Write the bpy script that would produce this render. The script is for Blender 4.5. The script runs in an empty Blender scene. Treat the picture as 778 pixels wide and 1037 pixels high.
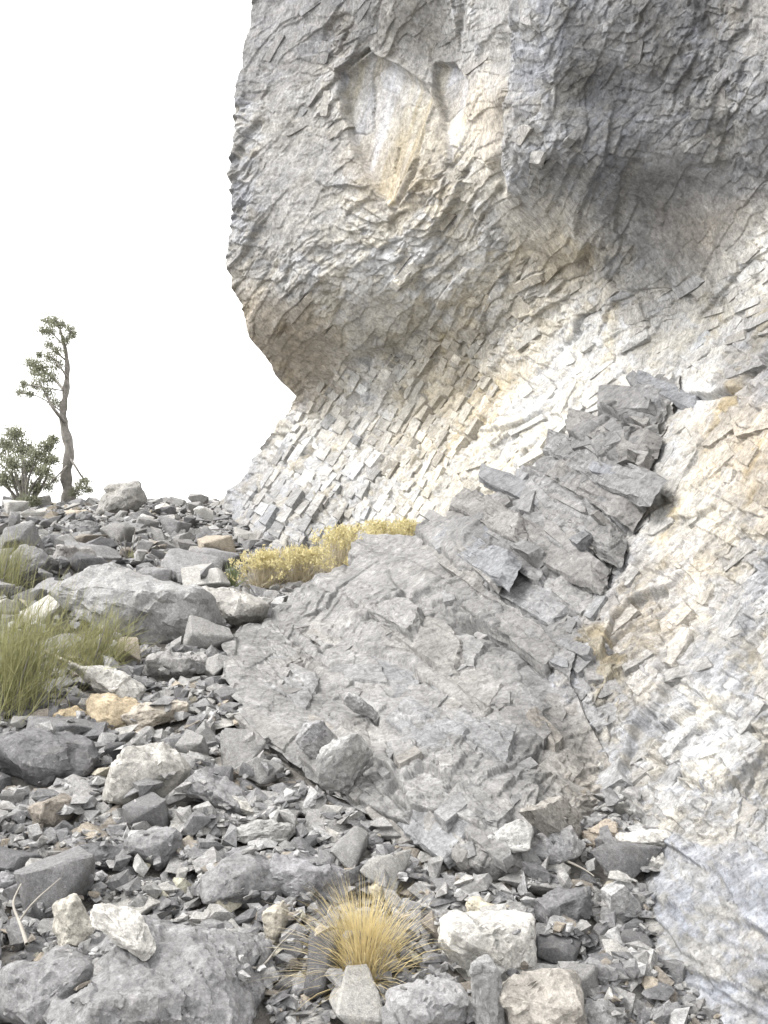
import bpy, bmesh, math, random
import numpy as np
from mathutils import Vector, Matrix, Quaternion
from mathutils.bvhtree import BVHTree

# ------------------------------------------------------------------ camera, sky, sun, exposure
scene = bpy.context.scene
COL = scene.collection
PITCH = math.radians(8.0); CAMZ = 1.5; F = 1017.0; PW, PH = 778.0, 1037.0
cam_d = bpy.data.cameras.new('camera'); cam = bpy.data.objects.new('camera', cam_d); COL.objects.link(cam)
cam.location = (0, 0, CAMZ); cam.rotation_euler = (math.pi / 2 + PITCH, 0, 0)
cam_d.sensor_fit = 'VERTICAL'; cam_d.sensor_height = 24.0; cam_d.lens = 24.0 * F / PH
cam_d.clip_start = 0.05; cam_d.clip_end = 2000
scene.camera = cam

SUN_EL, SUN_AZ = math.radians(52), math.radians(-100)     # azimuth from +Y (uphill) towards +X (the cliff)
world = bpy.data.worlds.new('World'); scene.world = world; world.use_nodes = True
nt = world.node_tree; nt.nodes.clear()
sky = nt.nodes.new('ShaderNodeTexSky'); sky.sky_type = 'NISHITA'; sky.sun_disc = False
sky.sun_elevation = SUN_EL; sky.sun_rotation = SUN_AZ; sky.dust_density = 6.0; sky.air_density = 1.0; sky.ozone_density = 1.0
hs = nt.nodes.new('ShaderNodeHueSaturation'); hs.inputs['Saturation'].default_value = 0.22
bg = nt.nodes.new('ShaderNodeBackground'); bg.inputs['Strength'].default_value = 0.15
wo = nt.nodes.new('ShaderNodeOutputWorld')
nt.links.new(sky.outputs[0], hs.inputs['Color']); veil = nt.nodes.new('ShaderNodeMix'); veil.data_type = 'RGBA'; veil.inputs[0].default_value = 0.6      # bright thin overcast
veil.inputs[7].default_value = (8.95, 8.8, 8.6, 1)
nt.links.new(hs.outputs[0], veil.inputs[6]); nt.links.new(veil.outputs[2], bg.inputs[0]); nt.links.new(bg.outputs[0], wo.inputs[0])
sun_d = bpy.data.lights.new('sun', 'SUN'); sun_d.energy = 1.2; sun_d.angle = math.radians(20); sun_d.color = (1.0, 0.965, 0.92)
sun = bpy.data.objects.new('sun', sun_d); COL.objects.link(sun)
sdir = Vector((math.sin(SUN_AZ) * math.cos(SUN_EL), math.cos(SUN_AZ) * math.cos(SUN_EL), math.sin(SUN_EL)))
sun.rotation_euler = sdir.to_track_quat('Z', 'Y').to_euler(); sun.location = (-10, -5, 20)
vs = scene.view_settings; vs.view_transform = 'Standard'; vs.look = 'None'; vs.gamma = 1.0; vs.use_curve_mapping = False
vs.exposure = 1.36

rng = np.random.default_rng(7); random.seed(7)

# ------------------------------------------------------------------ noise (vectorised)
def h32(ix, iy, iz, seed):
    n = (ix.astype(np.int64) * 374761393 + iy.astype(np.int64) * 668265263 + iz.astype(np.int64) * 2147483647 + seed * 974634541) & 0xFFFFFFFF
    n = ((n ^ (n >> 13)) * 1274126177) & 0xFFFFFFFF
    n = ((n ^ (n >> 16)) * 2246822519) & 0xFFFFFFFF
    n = ((n ^ (n >> 15)) * 3266489917) & 0xFFFFFFFF
    return ((n ^ (n >> 16)) & 0xFFFFFF) / float(0x1000000)
def vnoise(p, seed=0):
    i = np.floor(p).astype(np.int64); f = p - i; u = f * f * f * (f * (f * 6 - 15) + 10)
    out = np.zeros(len(p))
    for dx in (0, 1):
        wx = u[:, 0] if dx else 1 - u[:, 0]
        for dy in (0, 1):
            wy = u[:, 1] if dy else 1 - u[:, 1]
            for dz in (0, 1):
                wz = u[:, 2] if dz else 1 - u[:, 2]
                out += wx * wy * wz * h32(i[:, 0] + dx, i[:, 1] + dy, i[:, 2] + dz, seed)
    return out * 2 - 1
def fbm(p, octv=4, gain=0.5, seed=0):
    a, s, out = 1.0, 0.0, np.zeros(len(p)); p = p.copy()
    for k in range(octv):
        out += a * vnoise(p, seed + k * 17); s += a; a *= gain; p = p * 2.03 + 11.3
    return out / s
def ridged(p, octv=4, gain=0.55, seed=0):
    a, s, out = 1.0, 0.0, np.zeros(len(p)); p = p.copy()
    for k in range(octv):
        out += a * (1 - 2 * np.abs(vnoise(p, seed + k * 31))); s += a; a *= gain; p = p * 2.1 + 7.7
    return out / s
def P3(u, v, w=None): return np.stack([u, v, np.zeros_like(u) if w is None else w], 1)
def cells(u, v, seed, jit=0.92, shingle=0.0):
    """broken-block pattern: offset and tilt of each block, distance to its joint, and its id"""
    n = len(u); f1 = np.full(n, 9.0); f2 = np.full(n, 9.0); cid = np.zeros((n, 2), np.int64); off = np.zeros((n, 2))
    row = np.floor(v).astype(np.int64)
    z0 = np.zeros(n, np.int64)
    for dr in (-1, 0, 1):
        r = row + dr; sh = h32(r, r * 0 + 5, z0, seed + 3)
        us = u + sh; c0 = np.floor(us).astype(np.int64)
        for dc in (-1, 0, 1):
            c = c0 + dc
            cx = c + 0.5 + jit * (h32(c, r, z0, seed) - 0.5); cy = r + 0.5 + jit * (h32(c, r, z0 + 1, seed) - 0.5)
            ox = us - cx; oy = v - cy
            d = np.maximum(np.abs(ox), np.abs(oy)) * 0.65 + np.hypot(ox, oy) * 0.35
            m = d < f1
            f2 = np.where(m, f1, np.minimum(f2, d)); f1 = np.where(m, d, f1)
            cid[m, 0] = c[m]; cid[m, 1] = r[m]; off[m, 0] = ox[m]; off[m, 1] = oy[m]
    a = h32(cid[:, 0], cid[:, 1], z0 + 2, seed) - 0.5; b = h32(cid[:, 0], cid[:, 1], z0 + 3, seed) - 0.5
    o = h32(cid[:, 0], cid[:, 1], z0 + 4, seed) * 2 - 1
    k = shingle * (0.35 + 1.3 * h32(cid[:, 0], cid[:, 1], z0 + 6, seed))            # the lower edge of a bed stands proud
    return o, 2 * (a * off[:, 0] + b * off[:, 1]) + k * off[:, 1], f2 - f1, cid
def rot(u, v, deg, su, sv):
    """coordinates along and across lines that rise to the upper right by deg in the photograph"""
    c, s = math.cos(math.radians(deg)), math.sin(math.radians(deg))
    return (u * c - v * s) / su, (u * s + v * c) / sv
def sstep(a, b, x):
    t = np.clip((x - a) / (b - a), 0, 1); return t * t * (3 - 2 * t)
def seg_dist(u, v, pts):
    """distance to a polyline and the signed side (positive below it)"""
    best = np.full(len(u), 1e9); side = np.zeros(len(u))
    for (x0, y0), (x1, y1) in zip(pts[:-1], pts[1:]):
        dx, dy = x1 - x0, y1 - y0; L2 = dx * dx + dy * dy
        t = np.clip(((u - x0) * dx + (v - y0) * dy) / L2, 0, 1)
        ex, ey = u - x0 - t * dx, v - y0 - t * dy; d = np.hypot(ex, ey)
        sd = (dx * ey - dy * ex) / math.sqrt(L2)
        m = d < best; best[m] = d[m]; side[m] = sd[m]
    return best, side

# ------------------------------------------------------------------ pixels to rays
cp, sp = math.cos(PITCH), math.sin(PITCH)
def ray(px, py):
    x = (np.asarray(px, float) - PW / 2) / F; z = -(np.asarray(py, float) - PH / 2) / F
    return np.stack([x, cp - z * sp, sp + z * cp], -1)
def at(px, py, d):
    return np.array([0, 0, CAMZ]) + ray(px, py) * np.asarray(d, float)[..., None]
def project(p):
    q = np.asarray(p, float) - np.array([0, 0, CAMZ])
    d = q[..., 1] * cp + q[..., 2] * sp; z = -q[..., 1] * sp + q[..., 2] * cp
    return PW / 2 + F * q[..., 0] / d, PH / 2 - F * z / d, d
def gz(x, y):
    x = np.asarray(x, float); y = np.asarray(y, float)
    yy = np.clip(y, -30, 26)
    z = 0.34 * yy - 0.0061 * yy * np.abs(yy) * (yy > 0)
    z = z - 0.012 * np.clip(y - 20, 0, 80) ** 1.6
    z = z - 0.05 * np.clip(-x - 4, 0, 60) ** 1.15
    n = fbm(P3(x.ravel() * 0.55, y.ravel() * 0.55), 3, seed=5).reshape(x.shape)
    return z + 0.07 * n * sstep(1.5, 3.0, y + 0 * x) * (1 - 0.6 * sstep(9, 13, y + 0 * x))
def ground_hit(px, py, rib=None):
    r = ray(px, py); ds = np.linspace(1.5, 18, 1200); q = np.array([0, 0, CAMZ]) + r[None] * ds[:, None]
    below = q[:, 2] <= gz(q[:, 0], q[:, 1])
    k = int(np.argmax(below)) if below.any() else int(np.argmin(np.where(ds > 9, q[:, 2] - gz(q[:, 0], q[:, 1]), 9)))
    if rib:
        h = rib.ray_cast(CAMP, Vector(r).normalized(), 20.0)
        if h[0] is not None: return float((h[0] - CAMP).length / np.linalg.norm(r)), np.array(h[0])
    return float(ds[k]), q[k]

def tps(pts, vals, smooth=1e-3):
    X = np.asarray(pts, float) / 300.0; n = len(X)
    def U(r2): return np.where(r2 > 0, r2 * np.log(r2 + 1e-12), 0)
    K = U(((X[:, None] - X[None]) ** 2).sum(-1)) + smooth * np.eye(n)
    Pm = np.concatenate([np.ones((n, 1)), X], 1)
    A = np.zeros((n + 3, n + 3)); A[:n, :n] = K; A[:n, n:] = Pm; A[n:, :n] = Pm.T
    w = np.linalg.solve(A, np.concatenate([np.asarray(vals, float), np.zeros(3)]))
    def ev(u, v):
        out = w[n] + w[n + 1] * u / 300 + w[n + 2] * v / 300
        for (a, b), c in zip(X, w[:n]): out = out + c * U((u / 300 - a) ** 2 + (v / 300 - b) ** 2)
        return out
    return ev

# ------------------------------------------------------------------ materials
def nodes_mat(name):
    m = bpy.data.materials.new(name); m.use_nodes = True; t = m.node_tree; t.nodes.clear()
    o = t.nodes.new('ShaderNodeOutputMaterial'); b = t.nodes.new('ShaderNodeBsdfPrincipled')
    t.links.new(b.outputs[0], o.inputs[0]); b.inputs['Roughness'].default_value = 0.9; b.inputs['Specular IOR Level'].default_value = 0.25
    return m, t, b
def tex_noise(t, vec, scale, detail=6, rough=0.6):
    n = t.nodes.new('ShaderNodeTexNoise'); n.inputs['Scale'].default_value = scale; n.inputs['Detail'].default_value = detail
    n.inputs['Roughness'].default_value = rough; t.links.new(vec, n.inputs['Vector']); return n.outputs['Fac']
def ramp(t, fac, stops):
    r = t.nodes.new('ShaderNodeValToRGB'); e = r.color_ramp.elements
    while len(e) < len(stops): e.new(0.5)
    for k, (p, c) in enumerate(stops): e[k].position = p; e[k].color = (c, c, c, 1) if isinstance(c, float) else (*c, 1)
    t.links.new(fac, r.inputs[0]); return r.outputs[0]
def mix(t, kind, fac, a, b):
    m = t.nodes.new('ShaderNodeMix'); m.data_type = 'RGBA'; m.blend_type = kind
    for s, v in ((m.inputs[0], fac), (m.inputs[6], a), (m.inputs[7], b)):
        if isinstance(v, (int, float)): s.default_value = v
        elif isinstance(v, tuple): s.default_value = (*v, 1)
        else: t.links.new(v, s)
    return m.outputs[2]
def bump(t, b, parts):
    prev = None
    for h, strength, dist in parts:
        n = t.nodes.new('ShaderNodeBump'); n.inputs['Strength'].default_value = strength; n.inputs['Distance'].default_value = dist
        t.links.new(h, n.inputs['Height'])
        if prev: t.links.new(prev, n.inputs['Normal'])
        prev = n.outputs[0]
    t.links.new(prev, b.inputs['Normal'])
def rock_material(name, source, k=1.0, specks=True):
    """limestone: base colour from the vertex colours of the cliff or the colour of the stone, mottled, pitted, veined"""
    m, t, b = nodes_mat(name)
    tc = t.nodes.new('ShaderNodeTexCoord'); vec = tc.outputs['Object']
    if source == 'vertex':
        s = t.nodes.new('ShaderNodeVertexColor'); s.layer_name = 'Col'; base = s.outputs['Color']
    else:
        s = t.nodes.new('ShaderNodeObjectInfo'); base = s.outputs['Color']
        ad = t.nodes.new('ShaderNodeVectorMath'); ad.operation = 'ADD'
        sc = t.nodes.new('ShaderNodeVectorMath'); sc.operation = 'SCALE'; sc.inputs[3].default_value = 37.0
        t.links.new(s.outputs['Location'], sc.inputs[0]); t.links.new(vec, ad.inputs[0]); t.links.new(sc.outputs[0], ad.inputs[1]); vec = ad.outputs[0]
    n1 = tex_noise(t, vec, 5 * k, 8, 0.65); n2 = tex_noise(t, vec, 38 * k, 6, 0.7); n3 = tex_noise(t, vec, 2.1 * k, 4)
    c = mix(t, 'MULTIPLY', 1.0, base, ramp(t, n1, [(0.3, 0.72), (0.5, 1.0), (0.72, 1.22)]))
    c = mix(t, 'MULTIPLY', 1.0, c, ramp(t, n2, [(0.28, 0.55), (0.5, 1.0), (0.75, 1.38)]))
    c = mix(t, 'MIX', ramp(t, n3, [(0.55, 0.0), (0.8, 0.35)]), c, mix(t, 'MULTIPLY', 1.0, c, (1.08, 1.0, 0.88)))
    n6 = tex_noise(t, vec, 130 * k, 4, 0.7); c = mix(t, 'MULTIPLY', 1.0, c, ramp(t, n6, [(0.3, 0.72), (0.5, 1.0), (0.7, 1.22)]))
    n5 = tex_noise(t, vec, 13 * k, 10, 0.75); c = mix(t, 'MULTIPLY', 1.0, c, ramp(t, n5, [(0.34, 0.66), (0.47, 0.95), (0.56, 1.06), (0.68, 1.5)]))
    if specks:
        n4 = tex_noise(t, vec, 17 * k, 3, 0.5)
        c = mix(t, 'MIX', ramp(t, n4, [(0.69, 0.0), (0.76, 0.35)]), c, (0.46, 0.45, 0.43))
    t.links.new(c, b.inputs['Base Color'])
    mg = t.nodes.new('ShaderNodeTexVoronoi'); mg.feature = 'F1'; mg.inputs['Scale'].default_value = 24 * k; t.links.new(vec, mg.inputs['Vector'])
    bump(t, b, [(n1, 0.5, 0.03 / k), (mg.outputs['Distance'], 0.35, 0.012 / k), (n5, 0.6, 0.02 / k), (n2, 0.8, 0.008 / k), (n6, 0.6, 0.003 / k)])
    return m
M_CLIFF = rock_material('cliff_limestone', 'vertex', 1.0)
M_STONE = rock_material('loose_limestone', 'object', 2.2)
M_GRAVEL = rock_material('gravel_limestone', 'vertex', 4.0, specks=False)
def plain(name, colr, var=0.25, scale=30.0, rough=0.8, transl=0.0):
    m, t, b = nodes_mat(name); tc = t.nodes.new('ShaderNodeTexCoord')
    n = tex_noise(t, tc.outputs['Object'], scale, 3)
    c = mix(t, 'MULTIPLY', 1.0, colr, ramp(t, n, [(0.25, 1 - var), (0.75, 1 + var)]))
    t.links.new(c, b.inputs['Base Color']); b.inputs['Roughness'].default_value = rough
    if transl:
        tr = t.nodes.new('ShaderNodeBsdfTranslucent'); t.links.new(c, tr.inputs[0]); ms = t.nodes.new('ShaderNodeMixShader')
        ms.inputs[0].default_value = transl; o = [x for x in t.nodes if x.type == 'OUTPUT_MATERIAL'][0]
        t.links.new(b.outputs[0], ms.inputs[1]); t.links.new(tr.outputs[0], ms.inputs[2]); t.links.new(ms.outputs[0], o.inputs[0])
    return m
M_SOIL, t_, b_ = nodes_mat('scree_soil')
tc_ = t_.nodes.new('ShaderNodeTexCoord'); v_ = tc_.outputs['Object']
na, nb = tex_noise(t_, v_, 3.0, 8, 0.7), tex_noise(t_, v_, 55.0, 5, 0.75)
ca = ramp(t_, na, [(0.3, (0.17, 0.155, 0.135)), (0.55, (0.25, 0.24, 0.225)), (0.75, (0.33, 0.315, 0.29))])
ca = mix(t_, 'MULTIPLY', 1.0, ca, ramp(t_, nb, [(0.3, 0.55), (0.55, 1.0), (0.75, 1.35)]))
t_.links.new(ca, b_.inputs['Base Color'])
bump(t_, b_, [(na, 0.6, 0.05), (nb, 1.0, 0.012)])

# ------------------------------------------------------------------ object helpers
def tag(o, label=None, cat=None, group=None, kind=None):
    if label: o['label'] = label
    if cat: o['category'] = cat
    if group: o['group'] = group
    if kind: o['kind'] = kind
    return o
def link(name, data, parent=None, mat=None):
    o = bpy.data.objects.new(name, data); COL.objects.link(o)
    if parent: o.parent = parent
    if mat and data is not None and not data.materials: data.materials.append(mat)
    return o
def mesh_np(name, V, Fq, colors=None, normals=None, smooth=True):
    me = bpy.data.meshes.new(name); V = np.asarray(V, np.float32); Fq = np.asarray(Fq, np.int32)
    k = Fq.shape[1]
    me.vertices.add(len(V)); me.vertices.foreach_set('co', V.ravel())
    me.loops.add(Fq.size); me.loops.foreach_set('vertex_index', Fq.ravel())
    me.polygons.add(len(Fq)); me.polygons.foreach_set('loop_start', np.arange(0, Fq.size, k, dtype=np.int32))
    me.polygons.foreach_set('use_smooth', np.full(len(Fq), smooth))
    me.update(calc_edges=True)
    if colors is not None:
        ca = me.color_attributes.new('Col', 'FLOAT_COLOR', 'POINT')
        ca.data.foreach_set('color', np.concatenate([colors, np.ones((len(V), 1))], 1).astype(np.float32).ravel())
    if normals is not None: me.normals_split_custom_set_from_vertices(normals)
    return me

# ------------------------------------------------------------------ the cliff: one sheet of rock, cut into parts and blocks
def grid_normals(G):
    a = np.gradient(G, axis=1); b = np.gradient(G, axis=0); n = np.cross(b, a)
    return n / (np.linalg.norm(n, axis=-1, keepdims=True) + 1e-12)
def smooth_grid(G, it):
    for _ in range(it):
        Q = G.copy(); Q[1:-1] = (G[:-2] + 2 * G[1:-1] + G[2:]) / 4; R = Q.copy(); R[:, 1:-1] = (Q[:, :-2] + 2 * Q[:, 1:-1] + Q[:, 2:]) / 4; G = R
    return G
def soften_steps(d, m):
    """ease only the tallest steps, where a sheet would fold into teeth"""
    for _ in range(2):
        q = smooth_grid(d[..., None], 1)[..., 0]; w = np.clip((np.abs(d - q) / m - 0.75) / 1.0, 0, 1); w = np.clip(smooth_grid(w[..., None], 1)[..., 0] * 1.6, 0, 1); d = d * (1 - w) + q * w
    return d.ravel()
def blend_colour(u, v, samples, width=55.0):
    acc = np.zeros((len(u), 3)); wt = np.zeros(len(u)) + 1e-9
    for px, py, c in samples:
        w = np.exp(-((u - px) ** 2 + (v - py) ** 2) / (2 * width * width)) + 1e-7 / (1 + ((u - px) ** 2 + (v - py) ** 2) / 1e4)
        acc += w[:, None] * np.array(c)[None]; wt += w
    return acc / wt[:, None]
def inside(u, v, poly, soft):
    """soft membership of a region outlined in the photograph"""
    d, _ = seg_dist(u, v, poly + poly[:1]); ins = np.zeros(len(u), bool); n = len(poly)
    for k in range(n):
        (x0, y0), (x1, y1) = poly[k], poly[(k + 1) % n]
        c = ((y0 > v) != (y1 > v)) & (u < (x1 - x0) * (v - y0) / ((y1 - y0) if y1 != y0 else 1e-9) + x0); ins ^= c
    return sstep(-soft, soft, np.where(ins, d, -d))

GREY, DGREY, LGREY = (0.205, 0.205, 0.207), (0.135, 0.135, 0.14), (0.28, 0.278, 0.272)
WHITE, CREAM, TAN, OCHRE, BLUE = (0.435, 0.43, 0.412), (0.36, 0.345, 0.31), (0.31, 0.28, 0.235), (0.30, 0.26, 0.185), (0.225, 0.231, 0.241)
BROWN = (0.25, 0.232, 0.20)

# depth of the wall (metres) where the photograph shows it; hidden points keep the sheet behind what hides it
WD = [(255,-260,9.6),(250,-120,9.4),(400,-260,7.6),(520,-260,5.0),(700,-260,3.9),(960,-260,2.8),
 (255,0,9.5),(240,100,9.6),(230,200,9.7),(228,260,9.8),(250,340,10.2),(300,398,10.8),(278,435,11.2),(245,485,11.9),(215,515,12.8),
 (225,560,10.5),(262,556,8.3),(300,500,9.3),(350,450,9.6),(330,405,10.4),(400,535,7.8),(400,450,8.8),(450,500,7.6),(400,370,9.5),(480,400,8.3),(480,350,8.5),
 (350,330,9.1),(300,330,9.5),(400,250,8.3),(450,300,8.2),(350,200,8.7),(300,200,9.0),(300,100,9.0),(345,100,8.6),(390,60,8.15),(390,110,8.2),(395,180,8.2),(430,100,7.8),(440,180,7.6),(480,60,7.2),(480,120,7.1),(490,200,7.1),(300,0,8.9),(400,0,7.7),(470,0,7.0),
 (518,20,5.7),(518,100,5.8),(520,170,6.0),(540,215,6.3),(600,0,5.0),(600,100,5.15),(600,200,5.35),(570,260,6.6),(640,270,5.75),(700,0,4.3),(700,100,4.55),(700,190,4.85),(778,0,3.85),(778,100,3.9),(778,180,4.3),(700,255,5.05),
 (960,100,2.9),(960,300,2.9),(560,330,7.2),(520,420,7.2),(600,350,6.5),(640,335,6.0),(700,320,5.3),(778,260,4.5),(778,400,3.95),(720,400,4.6),(680,420,5.0),(650,500,4.62),(620,600,4.12),(640,560,4.3),(640,640,3.85),(640,700,3.58),(610,725,3.54),(650,760,3.28),(590,690,3.68),(622,790,3.24),(648,862,2.84),
 (700,600,3.8),(778,600,3.2),(700,700,3.2),(778,700,2.85),(700,800,2.78),(778,800,2.6),(700,900,2.45),(778,900,2.2),(655,1000,2.32),(778,1037,2.0),
 (960,500,2.4),(960,800,1.9),(960,1037,1.5),(650,1100,2.2),(600,1000,2.6),(600,900,2.85),(600,1100,2.4),
 (330,600,8.0),(420,600,6.5),(560,560,5.15),(480,700,4.3),(500,620,5.05),(560,800,3.5)]
WL = [(-260,262),(-120,258),(0,255),(40,250),(100,240),(160,232),(200,230),(260,228),(300,238),(340,252),(375,278),(398,300),(412,294),(435,278),(485,245),(515,214),(560,225),(600,330),(700,480),(800,560),(850,592),(900,600),(1110,600)]
WALL_COL = [(250,50,GREY),(245,200,GREY),(300,40,GREY),(300,150,LGREY),(280,260,LGREY),(330,270,LGREY),(380,250,WHITE),(470,260,WHITE),(330,230,LGREY),(280,340,TAN),(300,380,TAN),(350,300,WHITE),(420,290,WHITE),(400,20,LGREY),(350,10,GREY),(470,20,LGREY),  # pale underside of the overhang whitened further to make up for weak bounce light
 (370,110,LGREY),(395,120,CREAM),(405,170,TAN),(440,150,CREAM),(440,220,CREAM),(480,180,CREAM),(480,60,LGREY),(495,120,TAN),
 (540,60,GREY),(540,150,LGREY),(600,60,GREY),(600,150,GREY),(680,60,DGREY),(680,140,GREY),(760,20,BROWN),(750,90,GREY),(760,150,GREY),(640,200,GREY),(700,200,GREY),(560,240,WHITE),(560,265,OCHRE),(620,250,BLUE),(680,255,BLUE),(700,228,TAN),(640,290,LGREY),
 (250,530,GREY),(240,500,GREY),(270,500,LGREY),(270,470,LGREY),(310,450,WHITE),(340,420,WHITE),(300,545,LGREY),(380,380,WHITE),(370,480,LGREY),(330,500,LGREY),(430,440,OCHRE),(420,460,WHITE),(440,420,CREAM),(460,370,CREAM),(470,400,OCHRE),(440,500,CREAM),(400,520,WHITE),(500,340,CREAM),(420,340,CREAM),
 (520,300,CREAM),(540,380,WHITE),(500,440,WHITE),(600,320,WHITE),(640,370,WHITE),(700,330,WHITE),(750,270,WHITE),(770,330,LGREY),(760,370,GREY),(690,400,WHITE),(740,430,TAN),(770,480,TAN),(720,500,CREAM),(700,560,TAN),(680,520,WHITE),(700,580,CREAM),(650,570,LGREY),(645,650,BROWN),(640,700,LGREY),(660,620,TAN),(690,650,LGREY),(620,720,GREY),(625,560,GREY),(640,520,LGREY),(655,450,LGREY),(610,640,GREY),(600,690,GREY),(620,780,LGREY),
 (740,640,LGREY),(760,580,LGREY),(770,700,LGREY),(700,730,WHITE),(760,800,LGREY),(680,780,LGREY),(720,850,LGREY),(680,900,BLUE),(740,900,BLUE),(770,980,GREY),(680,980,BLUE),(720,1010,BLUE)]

POLY_LAYER = [(205,525),(300,395),(345,365),(430,330),(505,330),(520,390),(470,470),(430,540),(400,600),(215,580)]
POLY_WHITE = [(505,330),(520,270),(600,290),(720,280),(778,215),(980,180),(980,400),(700,395),(640,400),(480,520),(430,545),(470,470),(520,390)]
POLY_RIGHT = [(700,395),(980,380),(980,850),(778,850),(655,855),(600,800),(540,760),(560,600),(640,470),(660,400)]
POLY_SLAB = [(655,855),(778,850),(980,850),(980,1200),(560,1200),(580,880)]
POLY_SCAR = [(342,70),(368,48),(434,80),(437,98),(402,208),(382,194),(356,140)]
POLY_SCAR2 = [(440,62),(458,62),(471,82),(464,130),(446,165),(441,120)]
POLY_BULGE = [(508,-300),(508,60),(503,170),(530,215),(600,250),(700,240),(760,190),(1000,120),(1000,-300)]

WTPS = tps([(a, b) for a, b, c in WD], np.log([c for a, b, c in WD]))
def wall_depth(u, v):
    """metres to the wall; the dark bulge steps out along its left edge"""
    D = np.exp(WTPS(u, v)); ue = 507 + 4 * np.sin(v / 23.0) + 2.5 * np.sin(v / 9.0 + 1)
    return D - 0.62 * sstep(-5, 4, u - ue) * np.exp(-np.clip(u - ue, 0, 400) / 110) * (1 - sstep(150, 225, v))
RTPS = None
def rib_depth(u, v):
    L = np.interp(v, [a for a, b in RL], [b for a, b in RL]); R = np.interp(v, [a for a, b in RR], [b for a, b in RR])
    D = np.exp(RTPS(u, v)); proud = np.interp(v, [380, 440, 500, 540, 580, 610, 690, 730, 800, 915], [0.0, 0.01, 0.03, 0.02, 0.02, 0.06, 0.07, 0.02, 0.01, 0.0])
    ws = sstep(0.86, 1.0, (u - L) / (R - L)); return D * (1 - ws) + (wall_depth(u, v) - proud) * ws
def build_wall():
    NWRAP = 36
    py = np.concatenate([np.linspace(-260, -8, 40), np.linspace(-6, 880, 860), np.linspace(882, 1105, 100)]); NR = len(py)
    L = np.interp(py, [a for a, b in WL], [b for a, b in WL])
    kn = np.arange(-260, 1110, 15.0); L = L + 1.8 * np.interp(py, kn, rng.uniform(-1, 1, len(kn))) * (py < 560)
    s = np.linspace(0, 1, 540); U = np.concatenate([L[:, None] + (792 - L[:, None]) * s[None], np.repeat(np.linspace(796, 965, 30)[None], NR, 0)], 1); NC = U.shape[1]
    Vv = np.repeat(py[:, None], NC, 1)
    u, v = U.ravel(), Vv.ravel()
    D = wall_depth(u, v)
    G = at(u, v, D).reshape(NR, NC, 3)
    N = grid_normals(smooth_grid(G, 6)).reshape(-1, 3)
    x = G.reshape(-1, 3)
    toc = np.array([0, 0, CAMZ]) - x; N *= np.sign((N * toc).sum(1))[:, None]
    px_m = D / F                                             # metres per photograph pixel
    w1 = fbm(x * 2.2, 3, seed=21); w2 = fbm(x * 2.2 + 50, 3, seed=22)
    wl = fbm(x * 0.8, 2, seed=23)
    wu, wv = u + 7 * w1 + 10 * wl, v + 7 * w2
    mL, mW, mR, mS, mC, mB = [inside(wu, wv, p, sft) for p, sft in ((POLY_LAYER, 10), (POLY_WHITE, 14), (POLY_RIGHT, 14), (POLY_SLAB, 12), (POLY_SCAR, 1.3), (POLY_BULGE, 8))]
    mO = np.clip(1 - mL - mW - mR - mS, 0, 1)
    mC = np.maximum(mC, inside(wu, wv, POLY_SCAR2, 1.3))
    disp = np.zeros(len(u)); tint = np.zeros(len(u)); warm = np.zeros(len(u)); joint = np.ones(len(u))
    jm = 0.2 + 0.8 * sstep(0.0, 0.4, fbm(x * 3.1, 3, seed=24)); lw1 = fbm(x * 0.55, 2, seed=25); lw2 = fbm(x * 0.55 + 9, 2, seed=26)
    def system(mask, ang, su, sv, seed, amp, tilt, jdep, jw, warp=2.0, shingle=0.0, big=0.0):
        a, b = rot(u + warp * w1 + big * lw1, v + warp * w2 + big * lw2, ang, su, sv)
        o, t, e, c = cells(a, b, seed, shingle=shingle)
        disp[:] += mask * px_m * (amp * o + tilt * t - jdep * np.exp(-(e / jw) ** 2) * jm)
        tint[:] += mask * 0.2 * (h32(c[:, 0], c[:, 1], c[:, 0] * 0 + 9, seed) - 0.5)
        warm[:] += mask * 0.8 * (h32(c[:, 0], c[:, 1], c[:, 0] * 0 + 8, seed) - 0.5)
    am = 0.30 + 1.05 * sstep(-0.25, 0.35, fbm(x * 1.25, 3, seed=27))            # some stretches are shattered, some sound
    # beds and cross joints of each stretch of the wall: flat broken faces at several sizes
    system(mL, 55, 22, 13, 41, 2.6, 2.4, 4.2, 0.10, 3, 0.5, 14)
    system(mL, -28, 9, 5, 42, 1.1, 1.6, 0.9, 0.10, 2, 0.6)
    for mk, a1, k, g in ((mW, 36, 1.0, 0.85), (mR, 45, 1.25, 0.9), (mO * (1 - mC) * (1 - mB), 54, 1.05, 0.68), (mO * (1 - mC) * mB, 66, 1.1, 0.42)):
        sd = int(a1); mk = mk * g * (am if a1 > 50 else 0.45 + 0.6 * am)
        system(mk, a1 + 8, 80 * k, 38 * k, sd, 2.5 * k, 7.0 * k, 0.0, 0.05, 5, 0.5, 60)
        system(mk, a1, 32 * k, 13 * k, sd + 100, 1.7 * k, 3.6 * k, 1.5, 0.07, 3, 0.6, 30)
        system(mk, a1 - 70, 17 * k, 9 * k, sd + 200, 1.1 * k, 2.4 * k, 0.6, 0.08, 2.5, 0.3, 20)
        system(mk, a1 - 15, 9 * k, 5 * k, sd + 300, 0.7 * k, 1.6 * k, 0.3, 0.10, 2, 0.3, 0)
    system(mS, -32, 170, 66, 47, 3.0, 7.0, 2.0, 0.02, 5, 0.6, 40)
    system(mS, -28, 50, 24, 48, 1.0, 3.0, 0.6, 0.05, 4, 0.6, 30)
    system(mS, 30, 24, 12, 50, 0.9, 2.2, 0.5, 0.06, 3, 0.4, 0)
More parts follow.
